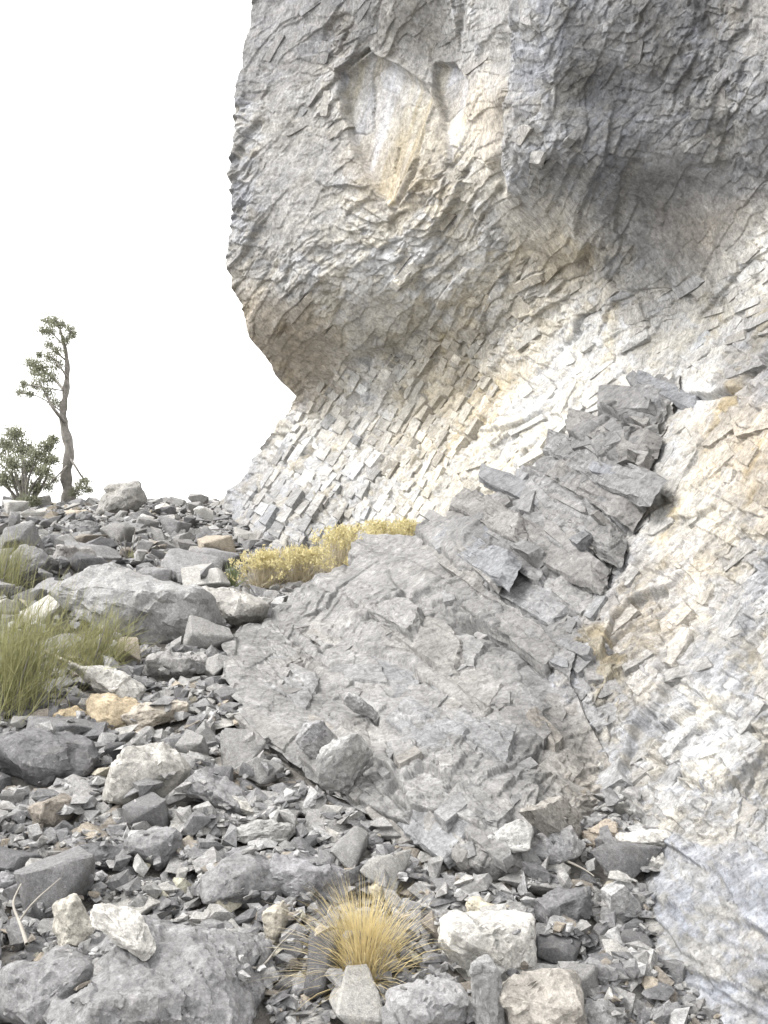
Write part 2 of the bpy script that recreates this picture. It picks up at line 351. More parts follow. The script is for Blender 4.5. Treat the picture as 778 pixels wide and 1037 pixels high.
    system(mS, -50, 11, 6, 59, 0.5, 1.2, 0.2, 0.08, 2, 0.3, 0)
    system(mC, 72, 46, 26, 58, 0.8, 2.2, 1.6, 0.04, 3, 0.2, 10)
    q = mO * (1 - mC)
    # general roughness
    disp += px_m * q * (9.0 * fbm(x * 1.1, 3, seed=31) + 1.2 * fbm(x * 14.0, 3, seed=35)) + px_m * q * mB * (5.0 * fbm(x * np.array([5.0, 5.0, 3.2]), 4, 0.6, seed=39) - 3.0 * sstep(0.15, 0.6, fbm(x * 9.0, 2, seed=40)))
    disp += px_m * (mL + mW + mR) * (5.0 * fbm(x * 1.3, 3, seed=33) + 0.7 * fbm(x * 16.0, 3, seed=36))
    disp += px_m * mS * (4.0 * fbm(x * 1.5, 4, seed=34) + 0.6 * fbm(x * 16.0, 3, seed=37))
    disp += px_m * mC * (-9.0 + 0.06 * (v - 120) + 1.6 * fbm(P3(u / 14.0, v / 60.0), 4, seed=38))
    for pts, wd, dep, step in [([(694,399),(720,400),(744,395)], 2.2, 11, 5), ([(744,395),(758,374),(785,350)], 2.4, 10, 6), ([(345,70),(372,52),(436,84)], 3, -6, 0), ([(400,205),(420,160),(440,90)], 3.5, -7, 0),
                               ([(560,262),(585,276),(612,280),(640,296),(672,292),(700,300)], 1.5, 2.5, 4), ([(690,690),(720,712),(770,740)], 1.8, 6, 5), ([(655,930),(676,942),(690,965),(712,978),(720,1000),(778,1035)], 1.6, 4, 5), ([(650,760),(690,782),(720,800)], 1.8, 6, 4),
                               ([(505,-60),(507,60),(504,120),(502,180)], 4, 10, 0), ([(465,445),(478,432),(490,424)], 3, 8, 4), ([(426,425),(442,412),(448,404)], 3, 9, 3)]:
        d, sd = seg_dist(u + 5 * w1, v + 5 * w2, pts)
        disp -= px_m * (dep * np.exp(-(d / wd) ** 2) + step * np.exp(-d / 16) * sstep(-1, 2, sd))
    disp = soften_steps(disp.reshape(NR, NC), px_m.reshape(NR, NC))
    x = x + N * disp[:, None]
    # rock colours
    cu, cv = u + 22 * w1 + 26 * wl, v + 22 * w2
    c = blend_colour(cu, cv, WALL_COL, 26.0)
    c = c * (1 + tint + 0.16 * fbm(x * 4.5, 4, seed=61))[:, None]
    mBs = inside(u + 3 * w1, v + 10 * w2, POLY_BULGE, 5) * (1 - sstep(185, 235, v + 20 * w2)); lum = c.mean(1, keepdims=True)
    c = c * (1 - mBs[:, None]) + mBs[:, None] * (0.35 * c + 0.65 * lum * np.array([0.97, 1.0, 1.05])[None]) * 0.98       # dark blue grey crust of the bulge
    c = c * (1 + 0.22 * (inside(u, v, [(470,-50),(504,-50),(503,190),(475,190)], 8) * (1 - mBs)))[:, None]
    c = c * (1 + np.clip(warm, -0.5, 0.5)[:, None] * np.array([0.06, 0.0, -0.14])[None])
    sa = fbm(P3((u + 0.25 * v) / 9.0, v / 120.0), 3, seed=63); c = c * (1 + mC[:, None] * (sa[:, None] * np.array([0.35, 0.45, 0.75])[None] + 0.12))
    st = sstep(0.22, 0.5, fbm(x * np.array([3.5, 3.5, 1.4]), 4, seed=62)) * np.clip(mR + 0.5 * mW + 0.6 * mL, 0, 1)
    c = c * (1 - st[:, None] * np.array([0.10, 0.18, 0.36])[None])
    c = np.clip(c, 0.04, 0.6)
    region = np.argmax(np.stack([mO, mL, mW, mR, mS], 1), 1)
    G = x.reshape(NR, NC, 3); C = c.reshape(NR, NC, 3)
    # the sheet turns the corner at its far edge and runs back out of sight
    k = np.arange(NWRAP, 0, -1); t = k / NWRAP
    edge = G[:, :1]
    wrap = edge + t[None, :, None] ** 0.8 * np.array([0.25, 2.6, 0.0]) + (t ** 2)[None, :, None] * np.array([2.2, 1.4, 0.0])
    wr = 0.05 * fbm(wrap.reshape(-1, 3) * 3, 4, seed=71).reshape(NR, NWRAP, 1) * t[None, :, None]
    wrap = wrap + wr * np.array([-1, 0, 0.5])
    G = np.concatenate([wrap, G], 1); C = np.concatenate([np.repeat(C[:, :1], NWRAP, 1), C], 1)
    reg = np.concatenate([np.repeat(region.reshape(NR, NC)[:, :1], NWRAP, 1), region.reshape(NR, NC)], 1)
    return G, C, reg

RD = [(235,652,4.72),(300,598,5.7),(360,568,6.2),(420,540,6.35),(500,495,6.1),(560,455,5.9),(620,410,5.55),(680,390,5.2),
 (300,660,4.65),(265,700,4.02),(262,742,3.62),(300,740,3.58),(400,620,4.95),(400,700,3.95),(400,800,3.02),(330,790,3.22),(480,560,5.15),(480,640,4.35),(480,720,3.6),(480,800,2.93),(500,870,2.63),(560,520,5.0),(560,600,4.35),(560,680,3.75),(570,760,3.3),
 (620,470,4.85),(650,480,4.65),(640,520,4.45),(600,600,4.15),(585,680,3.65),(600,800,3.12),(620,790,3.15),(420,840,2.84),(560,860,2.70),(520,910,2.68),(480,910,2.72),(690,400,5.05),(620,560,4.3),(590,640,3.9)]
RL = [(380,668),(392,648),(410,622),(455,560),(495,500),(540,420),(568,360),(598,298),(630,250),(652,226),(700,232),(740,252),(780,305),(830,380),(880,462),(915,520)]
RR = [(380,690),(400,688),(450,666),(500,652),(525,655),(560,622),(600,612),(625,604),(650,585),(690,574),(720,590),(760,612),(790,632),(840,612),(880,580),(915,545)]
RTPS = tps([(a, b) for a, b, c in RD], np.log([c for a, b, c in RD]))
RIBL, RIBG = (0.214, 0.213, 0.211), (0.168, 0.168, 0.169)
RIB_COL = [(640,410,RIBG),(600,450,RIBG),(560,480,RIBG),(520,500,RIBG),(640,490,RIBG),(600,540,GREY),(560,560,RIBG),(500,560,RIBG),(440,580,RIBL),(400,600,RIBL),(340,610,RIBL),(270,650,RIBL),(300,700,RIBL),(360,680,RIBL),(420,660,RIBL),(480,640,RIBL),(540,620,RIBG),(580,610,RIBL),(570,660,RIBG),(500,690,RIBL),(440,720,RIBL),(380,750,RIBL),(330,760,RIBL),(480,760,RIBL),(540,720,RIBG),(560,740,RIBG),(590,760,BROWN),(530,780,RIBG),(450,820,RIBL),(500,850,RIBL),(560,810,RIBL),(610,790,TAN),(420,790,RIBL)]
def build_rib():
    NR, NC, WL_, WR_ = 500, 400, 26, 14
    py = np.linspace(380, 915, NR); L = np.interp(py, [a for a, b in RL], [b for a, b in RL]); R = np.interp(py, [a for a, b in RR], [b for a, b in RR])
    L = L + 4 * np.interp(np.arange(NR), np.arange(0, NR, 7), rng.uniform(-1, 1, len(range(0, NR, 7))))
    s = np.linspace(0, 1, NC); U = L[:, None] + (R - L)[:, None] * s[None]; Vv = np.repeat(py[:, None], NC, 1)
    u, v = U.ravel(), Vv.ravel()
    D = rib_depth(u, v)
    G = at(u, v, D).reshape(NR, NC, 3)
    N = grid_normals(smooth_grid(G, 6)).reshape(-1, 3); x = G.reshape(-1, 3)
    toc = np.array([0, 0, CAMZ]) - x; N *= np.sign((N * toc).sum(1))[:, None]
    px_m = D / F; w1 = fbm(x * 2.4, 3, seed=121); w2 = fbm(x * 2.4 + 50, 3, seed=122)
    # bedding slabs dip to the lower right
    lw1 = fbm(x * 0.7, 2, seed=125); lw2 = fbm(x * 0.7 + 9, 2, seed=126); jm = 0.2 + 0.8 * sstep(0.0, 0.4, fbm(x * 3.1, 3, seed=124))
    am = 0.35 + 0.8 * sstep(-0.25, 0.35, fbm(x * 1.6, 3, seed=127))
    disp = px_m * (7.0 * fbm(x * 1.4, 3, seed=131) + 0.8 * fbm(x * 16.0, 3, seed=132)); tint = np.zeros(len(u))
    for ang, su, sv, sd, amp, tilt, jd, wp, big in ((-31, 112, 38, 141, 4.0, 8.0, 6.5, 5, 40), (40, 60, 34, 144, 1.6, 5.0, 1.2, 4, 30), (-27, 40, 15, 142, 1.1, 2.6, 1.0, 3, 20), (50, 19, 10, 143, 0.5, 1.3, 0.3, 2.5, 10), (-20, 9, 5, 145, 0.25, 0.7, 0.1, 2, 0)):
        a, b = rot(u + wp * w1 + big * lw1, v + wp * w2 + big * lw2, ang, su, sv); o, t, e, cid = cells(a, b, sd, shingle=0.6)
        disp += px_m * am * (amp * o + tilt * t - jd * jm * np.exp(-(e / 0.06) ** 2)); tint += 0.13 * (h32(cid[:, 0], cid[:, 1], cid[:, 0] * 0 + 9, sd) - 0.5)
    for pts, wd, dep, step in [([(470,622),(500,636),(536,656),(573,688)], 3.0, 16, 15), ([(594,444),(603,434),(617,426),(640,424),(671,434)], 2.6, 13, 6), ([(612,490),(621,496),(645,510),(665,522)], 2.6, 13, 7),
                               ([(572,612),(588,622),(604,626)], 3, 12, 10), ([(547,757),(575,784),(602,797)], 3, 12, 9), ([(520,520),(545,512),(570,516),(590,524)], 2.2, 8, 5), ([(555,575),(590,590),(615,600)], 2.2, 8, 6),
                               ([(350,700),(372,712),(380,725)], 2.5, 9, 6), ([(410,820),(395,800),(405,780),(395,760)], 3.0, 9, 2), ([(300,642),(330,665),(352,676)], 2, 5, 3), ([(398,718),(410,735),(412,748)], 2.2, 8, 4), ([(432,680),(445,695),(470,688)], 2.2, 8, 4)]:
        d, sd = seg_dist(u + 6 * w1, v + 6 * w2, pts); disp -= px_m * (dep * np.exp(-(d / wd) ** 2) + step * np.exp(-d / 18) * sstep(-1, 2, sd))
    disp = soften_steps(disp.reshape(NR, NC), px_m.reshape(NR, NC))
    x = x + N * disp[:, None]
    c = blend_colour(u + 20 * w1, v + 20 * w2, RIB_COL, 24.0)
    eb = sstep(0.80, 1.0, np.tile(s, NR) + 0.10 * w1)[:, None]; c = c * (1 - 0.6 * eb) + 0.6 * eb * blend_colour(u, v, WALL_COL, 26.0)
    c = c * (1 + tint + 0.18 * fbm(x * 5, 4, seed=161))[:, None]
    c = np.clip(c, 0.05, 0.7)
    G = x.reshape(NR, NC, 3); C = c.reshape(NR, NC, 3)
    t = (np.arange(WL_, 0, -1) / WL_); wl = G[:, :1] + t[None, :, None] * np.array([0.1, 0.75, 0.0]) + (t ** 1.6)[None, :, None] * np.array([0, 0, -0.95])
    wl = wl + 0.05 * fbm(wl.reshape(-1, 3) * 4, 3, seed=171).reshape(NR, WL_, 1) * t[None, :, None]
    bed = np.floor((py - 31 * 0) / 19).astype(int); jag = 0.02 * (h32(bed, bed * 0, bed * 0, 181) - 0.3)
    t2 = (np.arange(1, WR_ + 1) / WR_); wr = G[:, -1:] + t2[None, :, None] * np.array([0.05, 0.55, -0.12]) + jag[:, None, None] * np.array([1, 0, 0]) * np.minimum(t2 * 3, 1)[None, :, None]
    G = np.concatenate([wl, G, wr], 1); C = np.concatenate([np.repeat(C[:, :1], WL_, 1), C, np.repeat(C[:, -1:], WR_, 1)], 1)
    return G, C

def grid_faces(nr, nc):
    i = np.arange(nr * nc).reshape(nr, nc); return np.stack([i[:-1, :-1], i[:-1, 1:], i[1:, 1:], i[1:, :-1]], -1).reshape(-1, 4)
def cut(V, Nn, C, Fq, sel, name, parent, mat):
    f = Fq[sel]; vi, inv = np.unique(f.ravel(), return_inverse=True)
    me = mesh_np(name, V[vi], inv.reshape(-1, 4), C[vi], Nn[vi]); return link(name, me, parent, mat)
def sheet(G):
    Fq = grid_faces(*G.shape[:2]); V = G.reshape(-1, 3); Nn = grid_normals(G).reshape(-1, 3); vc = np.array([0, 0, CAMZ]) - V
    if np.sign((Nn * vc).sum(1)).mean() < 0: Nn = -Nn
    fn = np.cross(V[Fq[:, 1]] - V[Fq[:, 0]], V[Fq[:, 2]] - V[Fq[:, 0]])
    if np.sign((fn * Nn[Fq[:, 0]]).sum(1)).mean() < 0: Fq = Fq[:, ::-1].copy()
    return V, Nn, Fq

cliff = link('cliff', None); tag(cliff, 'tall overhanging limestone cliff with grey rib at its foot', kind='structure')
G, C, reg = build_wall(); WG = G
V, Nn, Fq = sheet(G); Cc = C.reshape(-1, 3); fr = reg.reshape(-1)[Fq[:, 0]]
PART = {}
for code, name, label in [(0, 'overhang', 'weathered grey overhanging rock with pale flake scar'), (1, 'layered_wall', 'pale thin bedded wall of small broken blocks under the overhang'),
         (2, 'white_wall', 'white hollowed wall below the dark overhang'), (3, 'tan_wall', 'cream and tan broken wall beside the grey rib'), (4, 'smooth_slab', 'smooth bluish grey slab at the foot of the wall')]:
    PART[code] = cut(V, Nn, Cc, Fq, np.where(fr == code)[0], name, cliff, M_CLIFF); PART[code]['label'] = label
G, C = build_rib()
V, Nn, Fq = sheet(G)
PART[5] = cut(V, Nn, C.reshape(-1, 3), Fq, np.arange(len(Fq)), 'rock_rib', cliff, M_CLIFF); PART[5]['label'] = 'grey rib of tilted slabs running down into the scree'
def coarse(G, s): H = G[::s, ::s]; return H.reshape(-1, 3), grid_faces(*H.shape[:2])
RIB_BVH = BVHTree.FromPolygons(*[a.tolist() for a in coarse(G, 3)])
WALL_BVH = BVHTree.FromPolygons(*[a.tolist() for a in coarse(WG, 3)])
CAMP = Vector((0, 0, CAMZ))
def hidden(p):
    """does the cliff or the rib stand between this ground point and the camera, or over it?"""
    d = Vector(p) - CAMP; L = d.length; d.normalize()
    h = RIB_BVH.ray_cast(Vector((p[0], p[1], p[2] + 1.2)), Vector((0, 0, -1)), 1.3)
    if h[0] is not None: return True
    for b in (RIB_BVH, WALL_BVH):
        h = b.ray_cast(CAMP, d, L - 0.02)
        if h[0] is not None: return True
    return False

# ------------------------------------------------------------------ broken blocks and slabs standing proud of the cliff
rb = random.Random(404)
def block(depth, bvh, cx, cy, ang, ln, wd, hgt, lift, tight=False, corner=0.28, lower=0.5, tilt=0.5):
    """an angular block on the rock face: an outline with knocked-off corners, raised along the face's normal and tilted"""
    e = 3.0; us = np.array([cx, cx + e, cx, cx - e, cx]); vs2 = np.array([cy, cy, cy + e, cy, cy - e]); Q = at(us, vs2, depth(us, vs2))
    tu, tv = (Q[1] - Q[3]) / (2 * e), (Q[2] - Q[4]) / (2 * e); n = np.cross(tv, tu); n /= np.linalg.norm(n)
    if n @ (np.array([0, 0, CAMZ]) - Q[0]) < 0: n = -n
    r = Vector(ray(cx, cy)).normalized(); h = bvh.ray_cast(CAMP, r, 30.0)
    c0 = np.array(h[0]) if h[0] is not None else Q[0]
    if h[0] is not None and np.linalg.norm(c0 - Q[0]) > 0.5: return None
    m = np.linalg.norm(Q[0] - np.array([0, 0, CAMZ])) / F
    k = math.radians(ang); al = np.array([math.cos(k), -math.sin(k)]); ac = np.array([math.sin(k), math.cos(k)])      # along the bed, across it (downwards)
    out = []
    for sx, sy in ((-1, -1), (1, -1), (1, 1), (-1, 1)):
        if rb.random() < (0.15 if tight else 0.45):
            f, g = rb.uniform(0.08, corner), rb.uniform(0.15, corner * 2)
            pr = [(sx * (1 - f), sy), (sx, sy * (1 - g))]; out += pr if sx * sy < 0 else pr[::-1]
            if sx * sy < 0: pass
        else: out.append((sx, sy))
    ctr = sorted(out, key=lambda p: math.atan2(p[1], p[0]))
    lo_, hi_ = (0.93, 1.04) if tight else (0.82, 1.08); ta, tb = rb.gauss(0, tilt), rb.gauss(lower, tilt * 0.6)
    top, bot = [], []
    for a, b in ctr:
        a2, b2 = a * rb.uniform(lo_, hi_), b * rb.uniform(lo_, hi_)
        for lst, gr, hh in ((bot, 1.10, -9.0), (top, 0.97, lift + hgt * (0.55 + 0.45 * (ta * a + tb * b)) + rb.gauss(0, 0.10 * hgt))):
            w = al * a2 * ln * 0.5 * gr + ac * b2 * wd * 0.5 * gr
            lst.append(c0 + tu * w[0] + tv * w[1] + n * hh * m)
    k = len(top); mid = np.mean(top, 0) + n * m * rb.uniform(-0.05, 0.25) * hgt
    V = np.array(top + bot + [mid]); Fs = [(i, (i + 1) % k, 2 * k) for i in range(k)]
    for i in range(k): j = (i + 1) % k; Fs += [(i, k + i, j), (j, k + i, k + j)]
    Fs = np.array(Fs); fn = np.cross(V[Fs[0][1]] - V[Fs[0][0]], V[Fs[0][2]] - V[Fs[0][0]])
    if fn @ n < 0: Fs = Fs[:, ::-1]
    if ln * wd > 420: V, Fs = roughen(V, Fs, m * (3.0 if ln * wd > 1400 else 1.6), 4 if ln * wd > 1400 else 3, m)
    return V, Fs
def roughen(V, Fs, amp, cuts, m):
    """break the clean faces of a big block into uneven facets"""
    bm = bmesh.new(); vv = [bm.verts.new(p) for p in V.tolist()]
    for f in Fs.tolist(): bm.faces.new([vv[i] for i in f])
    for k in range(cuts):
        E = [e for e in bm.edges if e.calc_length() > 4.5 * m]
        if not E: break
        bmesh.ops.subdivide_edges(bm, edges=E, cuts=1, use_grid_fill=True); bmesh.ops.triangulate(bm, faces=bm.faces)
    bm.normal_update(); bm.verts.index_update(); P = np.array([v.co[:] for v in bm.verts]); Nv = np.array([v.normal[:] for v in bm.verts]); T = np.array([[v.index for v in f.verts] for f in bm.faces]); bm.free()
    q = P / m; h = 0.9 * fbm(q / 26.0, 2, seed=501)
    for sc_, w, sd in ((15.0, 0.75, 502), (7.0, 0.4, 503)):
        o, t, e, c = cells(q[:, 0] / sc_ + 0.4 * q[:, 1] / sc_, q[:, 2] / sc_ - 0.3 * q[:, 1] / sc_, sd); h = h + w * (0.5 * o + t)
    wob = np.stack([fbm(q / 9.0 + 7 * k, 2, seed=510 + k) for k in range(3)], 1)
    return P + Nv * (h * amp)[:, None] + wob * amp * 0.6, T
def cover(code, name, depth, bvh, spots, most, palette, spread=0.07):
    """spots: (px, py, angle, length, width, height, lift); the largest become pieces of their own, the others one joined part"""
    spots.sort(key=lambda t: -t[3] * t[4]); rv, rf, rc, nv = [], [], [], 0; par = PART[code]; made = 0
    cols = blend_colour(np.array([t[0] for t in spots], float), np.array([t[1] for t in spots], float), palette, 26.0)
    for t, c in zip(spots, cols):
        if code < 2 and t[0] - t[3] * 0.4 < np.interp(t[1], [a for a, b in WL], [b for a, b in WL]) + 9: continue      # none may stick out past the skyline edge
        b = block(depth, bvh, *t)
        if b is None: continue
        f = 1 + rb.gauss(0, spread); w = rb.gauss(0, 0.016); c = np.clip(np.array([c[0] * (1 + w), c[1], c[2] * (1 - 1.6 * w)]) * f, 0.05, 0.5)
        V, Fs = b; cc = np.repeat(c[None], len(V), 0)
        if made < most:
            link(name, mesh_np(name, V, Fs, cc, None, False), par, M_CLIFF); made += 1
        else: rv.append(V); rf.append(Fs + nv); rc.append(cc); nv += len(V)
    if rv: o = link(name, mesh_np(name, np.concatenate(rv), np.concatenate(rf), np.concatenate(rc), None, False), par, M_CLIFF); o['kind'] = 'stuff'
def inpoly(px, py, poly): return inside(np.array([px], float), np.array([py], float), poly, 2.0)[0] > 0.5
def beds(poly, ang, lens, wids, hs, gap=1.0, jitter=6, keep=1.0, avoid=(), tight=False):
    """walk along parallel beds and lay blocks end to end"""
    xs = [p[0] for p in poly]; ys = [p[1] for p in poly]; cx, cy = sum(xs) / len(xs), sum(ys) / len(ys); k = math.radians(ang); out = []
    b = -400.0
    while b < 400:
        w = rb.uniform(*wids); a = -500.0 + rb.uniform(0, 30)
        while a < 500:
            l = rb.uniform(*lens); px = cx + math.cos(k) * (a + l / 2) + math.sin(k) * (b + w / 2); py = cy - math.sin(k) * (a + l / 2) + math.cos(k) * (b + w / 2); a += l + rb.uniform(0, gap)
            if -20 < py < 1050 and px < 800 and rb.random() < keep and inpoly(px, py, poly) and not any(inpoly(px, py, q) for q in avoid):
                out.append((px + rb.gauss(0, 1), py + rb.gauss(0, 1), ang + rb.gauss(0, jitter), l * (rb.uniform(0.93, 1.02) if tight else rb.uniform(0.8, 1.05)), w * (rb.uniform(0.9, 1.0) if tight else rb.uniform(0.8, 1.1)), rb.uniform(*hs), 0.0, tight))
        b += w
    return out
LOWER_RIGHT = [(700,610),(990,590),(990,860),(655,855),(640,790)]
cover(1, 'stone_block', wall_depth, WALL_BVH, beds([(218,518),(303,402),(345,375),(430,345),(495,340),(505,390),(462,470),(425,545),(250,562)], 58, (6, 24), (5, 12), (0.2, 3.2), 0.6, 3.5, 0.92, (), True), 290, WALL_COL, 0.16)
cover(2, 'stone_block', wall_depth, WALL_BVH, beds(POLY_WHITE, 37, (16, 50), (7, 16), (0.3, 2.6), 6, 14, 0.62), 290, WALL_COL)
cover(3, 'stone_block', wall_depth, WALL_BVH, beds(POLY_RIGHT, 46, (18, 60), (9, 25), (0.5, 3.6), 8, 16, 0.66, (LOWER_RIGHT,)) + beds(LOWER_RIGHT, 40, (24, 70), (10, 26), (0.2, 1.8), 20, 18, 0.5), 290, WALL_COL)
POLY_OVER = [(262,-20),(248,60),(240,200),(238,270),(262,345),(300,385),(345,365),(430,330),(505,330),(520,270),(545,240),(505,190),(505,-20)]
cover(0, 'rock_flake', wall_depth, WALL_BVH, beds(POLY_OVER, 55, (12, 46), (6, 15), (0.2, 1.5), 8, 16, 0.15, (POLY_SCAR, POLY_SCAR2)) + beds(POLY_BULGE, 66, (16, 60), (6, 16), (0.2, 1.0), 14, 14, 0.10), 290, WALL_COL)
RIB_POLY = [(a, b) for b, a in RL] + [(a - 4, b) for b, a in RR[::-1]]; RIB_POLY = [(x_, y_) for x_, y_ in RIB_POLY]
UPPER = [(670,395),(600,432),(520,490),(470,545),(480,620),(575,690),(600,620),(640,540),(655,480),(672,430)]
ss = [(640,406,-4,76,30,4,0),(618,438,-18,120,34,5,0),(600,468,-24,140,36,6,0),(604,498,-30,126,34,7,1),(578,524,-28,140,38,6,0),(558,554,-31,150,38,7,0),(568,586,-33,116,34,7,1),(588,606,-38,56,32,10,3),(536,604,-30,120,36,6,0),(520,632,-33,140,34,9,1),
      (548,660,-38,74,26,7,2),(650,462,-30,46,22,4,0),(634,520,-34,54,22,5,0),(612,560,-36,52,24,5,1),(500,520,-28,100,34,3,0),(480,556,-28,110,34,3,0),(430,640,-31,120,50,4,0),(400,690,-28,90,44,4,0),(470,690,-33,120,48,4,0),(440,740,-36,100,52,4,0),(500,740,-30,90,46,4,0),(350,650,-30,110,40,3,0),(300,690,-28,90,40,3,0),(450,840,-38,90,60,5,0),(500,810,-34,80,40,5,0),(360,770,-40,70,52,5,0)]
ss = [(a - 9, b - 4, c, l_ * 0.76, w_ * 0.8, h_ * 0.5, f_ * 0.3) for a, b, c, l_, w_, h_, f_ in ss]
ss += beds([p for p in RIB_POLY], -31, (22, 80), (9, 28), (0.3, 2.6), 16, 14, 0.34, (UPPER,)) + beds(UPPER, -31, (26, 70), (7, 16), (1.0, 4.5), 10, 7, 0.55) + beds([p for p in RIB_POLY], 38, (12, 34), (8, 18), (0.5, 2.4), 30, 16, 0.25)
cover(5, 'rock_slab', rib_depth, RIB_BVH, ss, 290, RIB_COL, 0.06)

# ------------------------------------------------------------------ the scree slope
def axis(lo, a, b, hi, fine, n_out):
    mid = np.arange(a, b, fine); g = np.linspace(0, 1, n_out) ** 2.2
    return np.concatenate([(a - (a - lo) * g)[::-1][:-1], mid, b + (hi - b) * g])
ax = axis(-70, -5.2, 2.6, 60, 0.045, 40); ay = axis(-50, 1.6, 15.5, 95, 0.05, 44)
GX, GY = np.meshgrid(ax, ay); GZ = gz(GX, GY)
pg = np.stack([GX, GY, GZ * 0], -1).reshape(-1, 3)
near = (sstep(-6, -4, GX) * sstep(0.5, 2, GY) * (1 - sstep(14, 20, GY))).ravel()
GZ2 = GZ.ravel() + near * (0.018 * ridged(pg * 4.5, 3, seed=81) + 0.012 * fbm(pg * 14, 3, seed=82) - 0.02)
me = mesh_np('scree_ground', np.stack([GX.ravel(), GY.ravel(), GZ2], 1), grid_faces(*GX.shape))
ground = link('ground', me, None, M_SOIL); tag(ground, 'grey brown gravelly soil of the scree slope', kind='structure')

# ------------------------------------------------------------------ stones
def rock_mesh(seed, size=(1, 1, 1), npts=18, bevel=0.05, cuts=2, rough=0.02, box=0.75, freq=2.5, flat=False):
    r = random.Random(seed); bm = bmesh.new()
    for _ in range(npts):
        d = Vector([r.gauss(0, 1) for _ in range(3)]).normalized(); m = max(abs(c) for c in d)
        d = d * ((1 - box) + box / m) * r.uniform(0.78, 1.0); bm.verts.new((d.x * 0.5, d.y * 0.5, d.z * 0.5))
    res = bmesh.ops.convex_hull(bm, input=bm.verts)
    bmesh.ops.delete(bm, geom=list({g for g in res['geom_interior'] + res['geom_unused'] if isinstance(g, bmesh.types.BMVert)}), context='VERTS')
    bmesh.ops.dissolve_limit(bm, angle_limit=0.16, verts=bm.verts, edges=bm.edges)
    for v in bm.verts: v.co = Vector((v.co.x * size[0], v.co.y * size[1], v.co.z * size[2]))
    s = min(size)
    if bevel: bmesh.ops.bevel(bm, geom=bm.edges[:], offset=bevel * s, segments=1, affect='EDGES', clamp_overlap=True)
    bmesh.ops.triangulate(bm, faces=bm.faces)
    if cuts:
        for k in range(cuts):
            L = [e for e in bm.edges if e.calc_length() > 0.28 * s / (1.7 ** k)]
            if L: bmesh.ops.subdivide_edges(bm, edges=L, cuts=1 if k else 2, use_grid_fill=True)
            bmesh.ops.triangulate(bm, faces=bm.faces)
    me = bpy.data.meshes.new('stone'); bm.to_mesh(me); bm.free()
    n = len(me.vertices); co = np.zeros(n * 3, np.float32); me.vertices.foreach_get('co', co); co = co.reshape(-1, 3).astype(float)
    if rough:
        nn = np.zeros(n * 3, np.float32); me.vertex_normals.foreach_get('vector', nn); nn = nn.reshape(-1, 3)
        q = co / s * freq + seed * 3.7
        co += nn * (s * rough * (1.6 * fbm(q * 0.6, 2, seed=seed) + ridged(q, 3, seed=seed + 5)))[:, None]
        for sc_, w_, sd_ in ((0.45, 0.045, 1), (0.2, 0.025, 2)) if cuts > 2 else ():
            g1 = cells(co[:, 0] / s / sc_ + 0.5 * co[:, 1] / s / sc_, co[:, 2] / s / sc_ - 0.4 * co[:, 1] / s / sc_, seed * 7 + sd_); co += nn * (s * w_ * (0.5 * g1[0] + 1.2 * g1[1]))[:, None]
    co[:, 2] -= co[:, 2].min()
    me.vertices.foreach_set('co', co.astype(np.float32).ravel()); me.update()
    me.polygons.foreach_set('use_smooth', np.full(len(me.polygons), not flat))
    if not flat: me.set_sharp_from_angle(angle=math.radians(24))
    me.materials.append(M_STONE)
    return me
# a map of how high the stones already lie
HX0, HX1, HY0, HY1, HS = -9.0, 2.6, 1.5, 17.0, 0.02
hx = np.arange(HX0, HX1, HS); hy = np.arange(HY0, HY1, HS); HM = gz(*np.meshgrid(hx, hy)); HG = HM.copy()
def gzs(x, y):
    i, j = (x - HX0) / HS, (y - HY0) / HS
    if not (0 <= i < len(hx) - 1 and 0 <= j < len(hy) - 1): return float(gz(x, y))
    a, b = int(i), int(j); f, g = i - a, j - b
    return float((HG[b, a] * (1 - f) + HG[b, a + 1] * f) * (1 - g) + (HG[b + 1, a] * (1 - f) + HG[b + 1, a + 1] * f) * g)
def footprint(x, y, rx, ry):
    i0, i1 = int((x - rx - HX0) / HS), int((x + rx - HX0) / HS) + 1; j0, j1 = int((y - ry - HY0) / HS), int((y + ry - HY0) / HS) + 1
    i0, j0 = max(i0, 0), max(j0, 0); i1, j1 = min(i1, len(hx)), min(j1, len(hy))
    if i1 <= i0 or j1 <= j0: return None
    X, Y = np.meshgrid(hx[i0:i1], hy[j0:j1]); e = ((X - x) / rx) ** 2 + ((Y - y) / ry) ** 2
    return (slice(j0, j1), slice(i0, i1)), e
def slope_quat(x, y):
    e = 0.15; n = Vector((-(gzs(x + e, y) - gzs(x - e, y)) / (2 * e), -(gzs(x, y + e) - gzs(x, y - e)) / (2 * e), 1)).normalized()
    return Vector((0, 0, 1)).rotation_difference(n)
def stone(name, x, y, z, me, q, scale, colr):
    o = link(name, me); o.location = (x, y, z); o.rotation_mode = 'QUATERNION'; o.rotation_quaternion = q; o.scale = scale; o.color = (*colr, 1); return o
S_G, S_D, S_L, S_W, S_T, S_B = (0.19, 0.19, 0.193), (0.13, 0.13, 0.134), (0.25, 0.248, 0.244), (0.43, 0.422, 0.40), (0.32, 0.285, 0.235), (0.21, 0.19, 0.165)
S_P = (0.36, 0.355, 0.34)
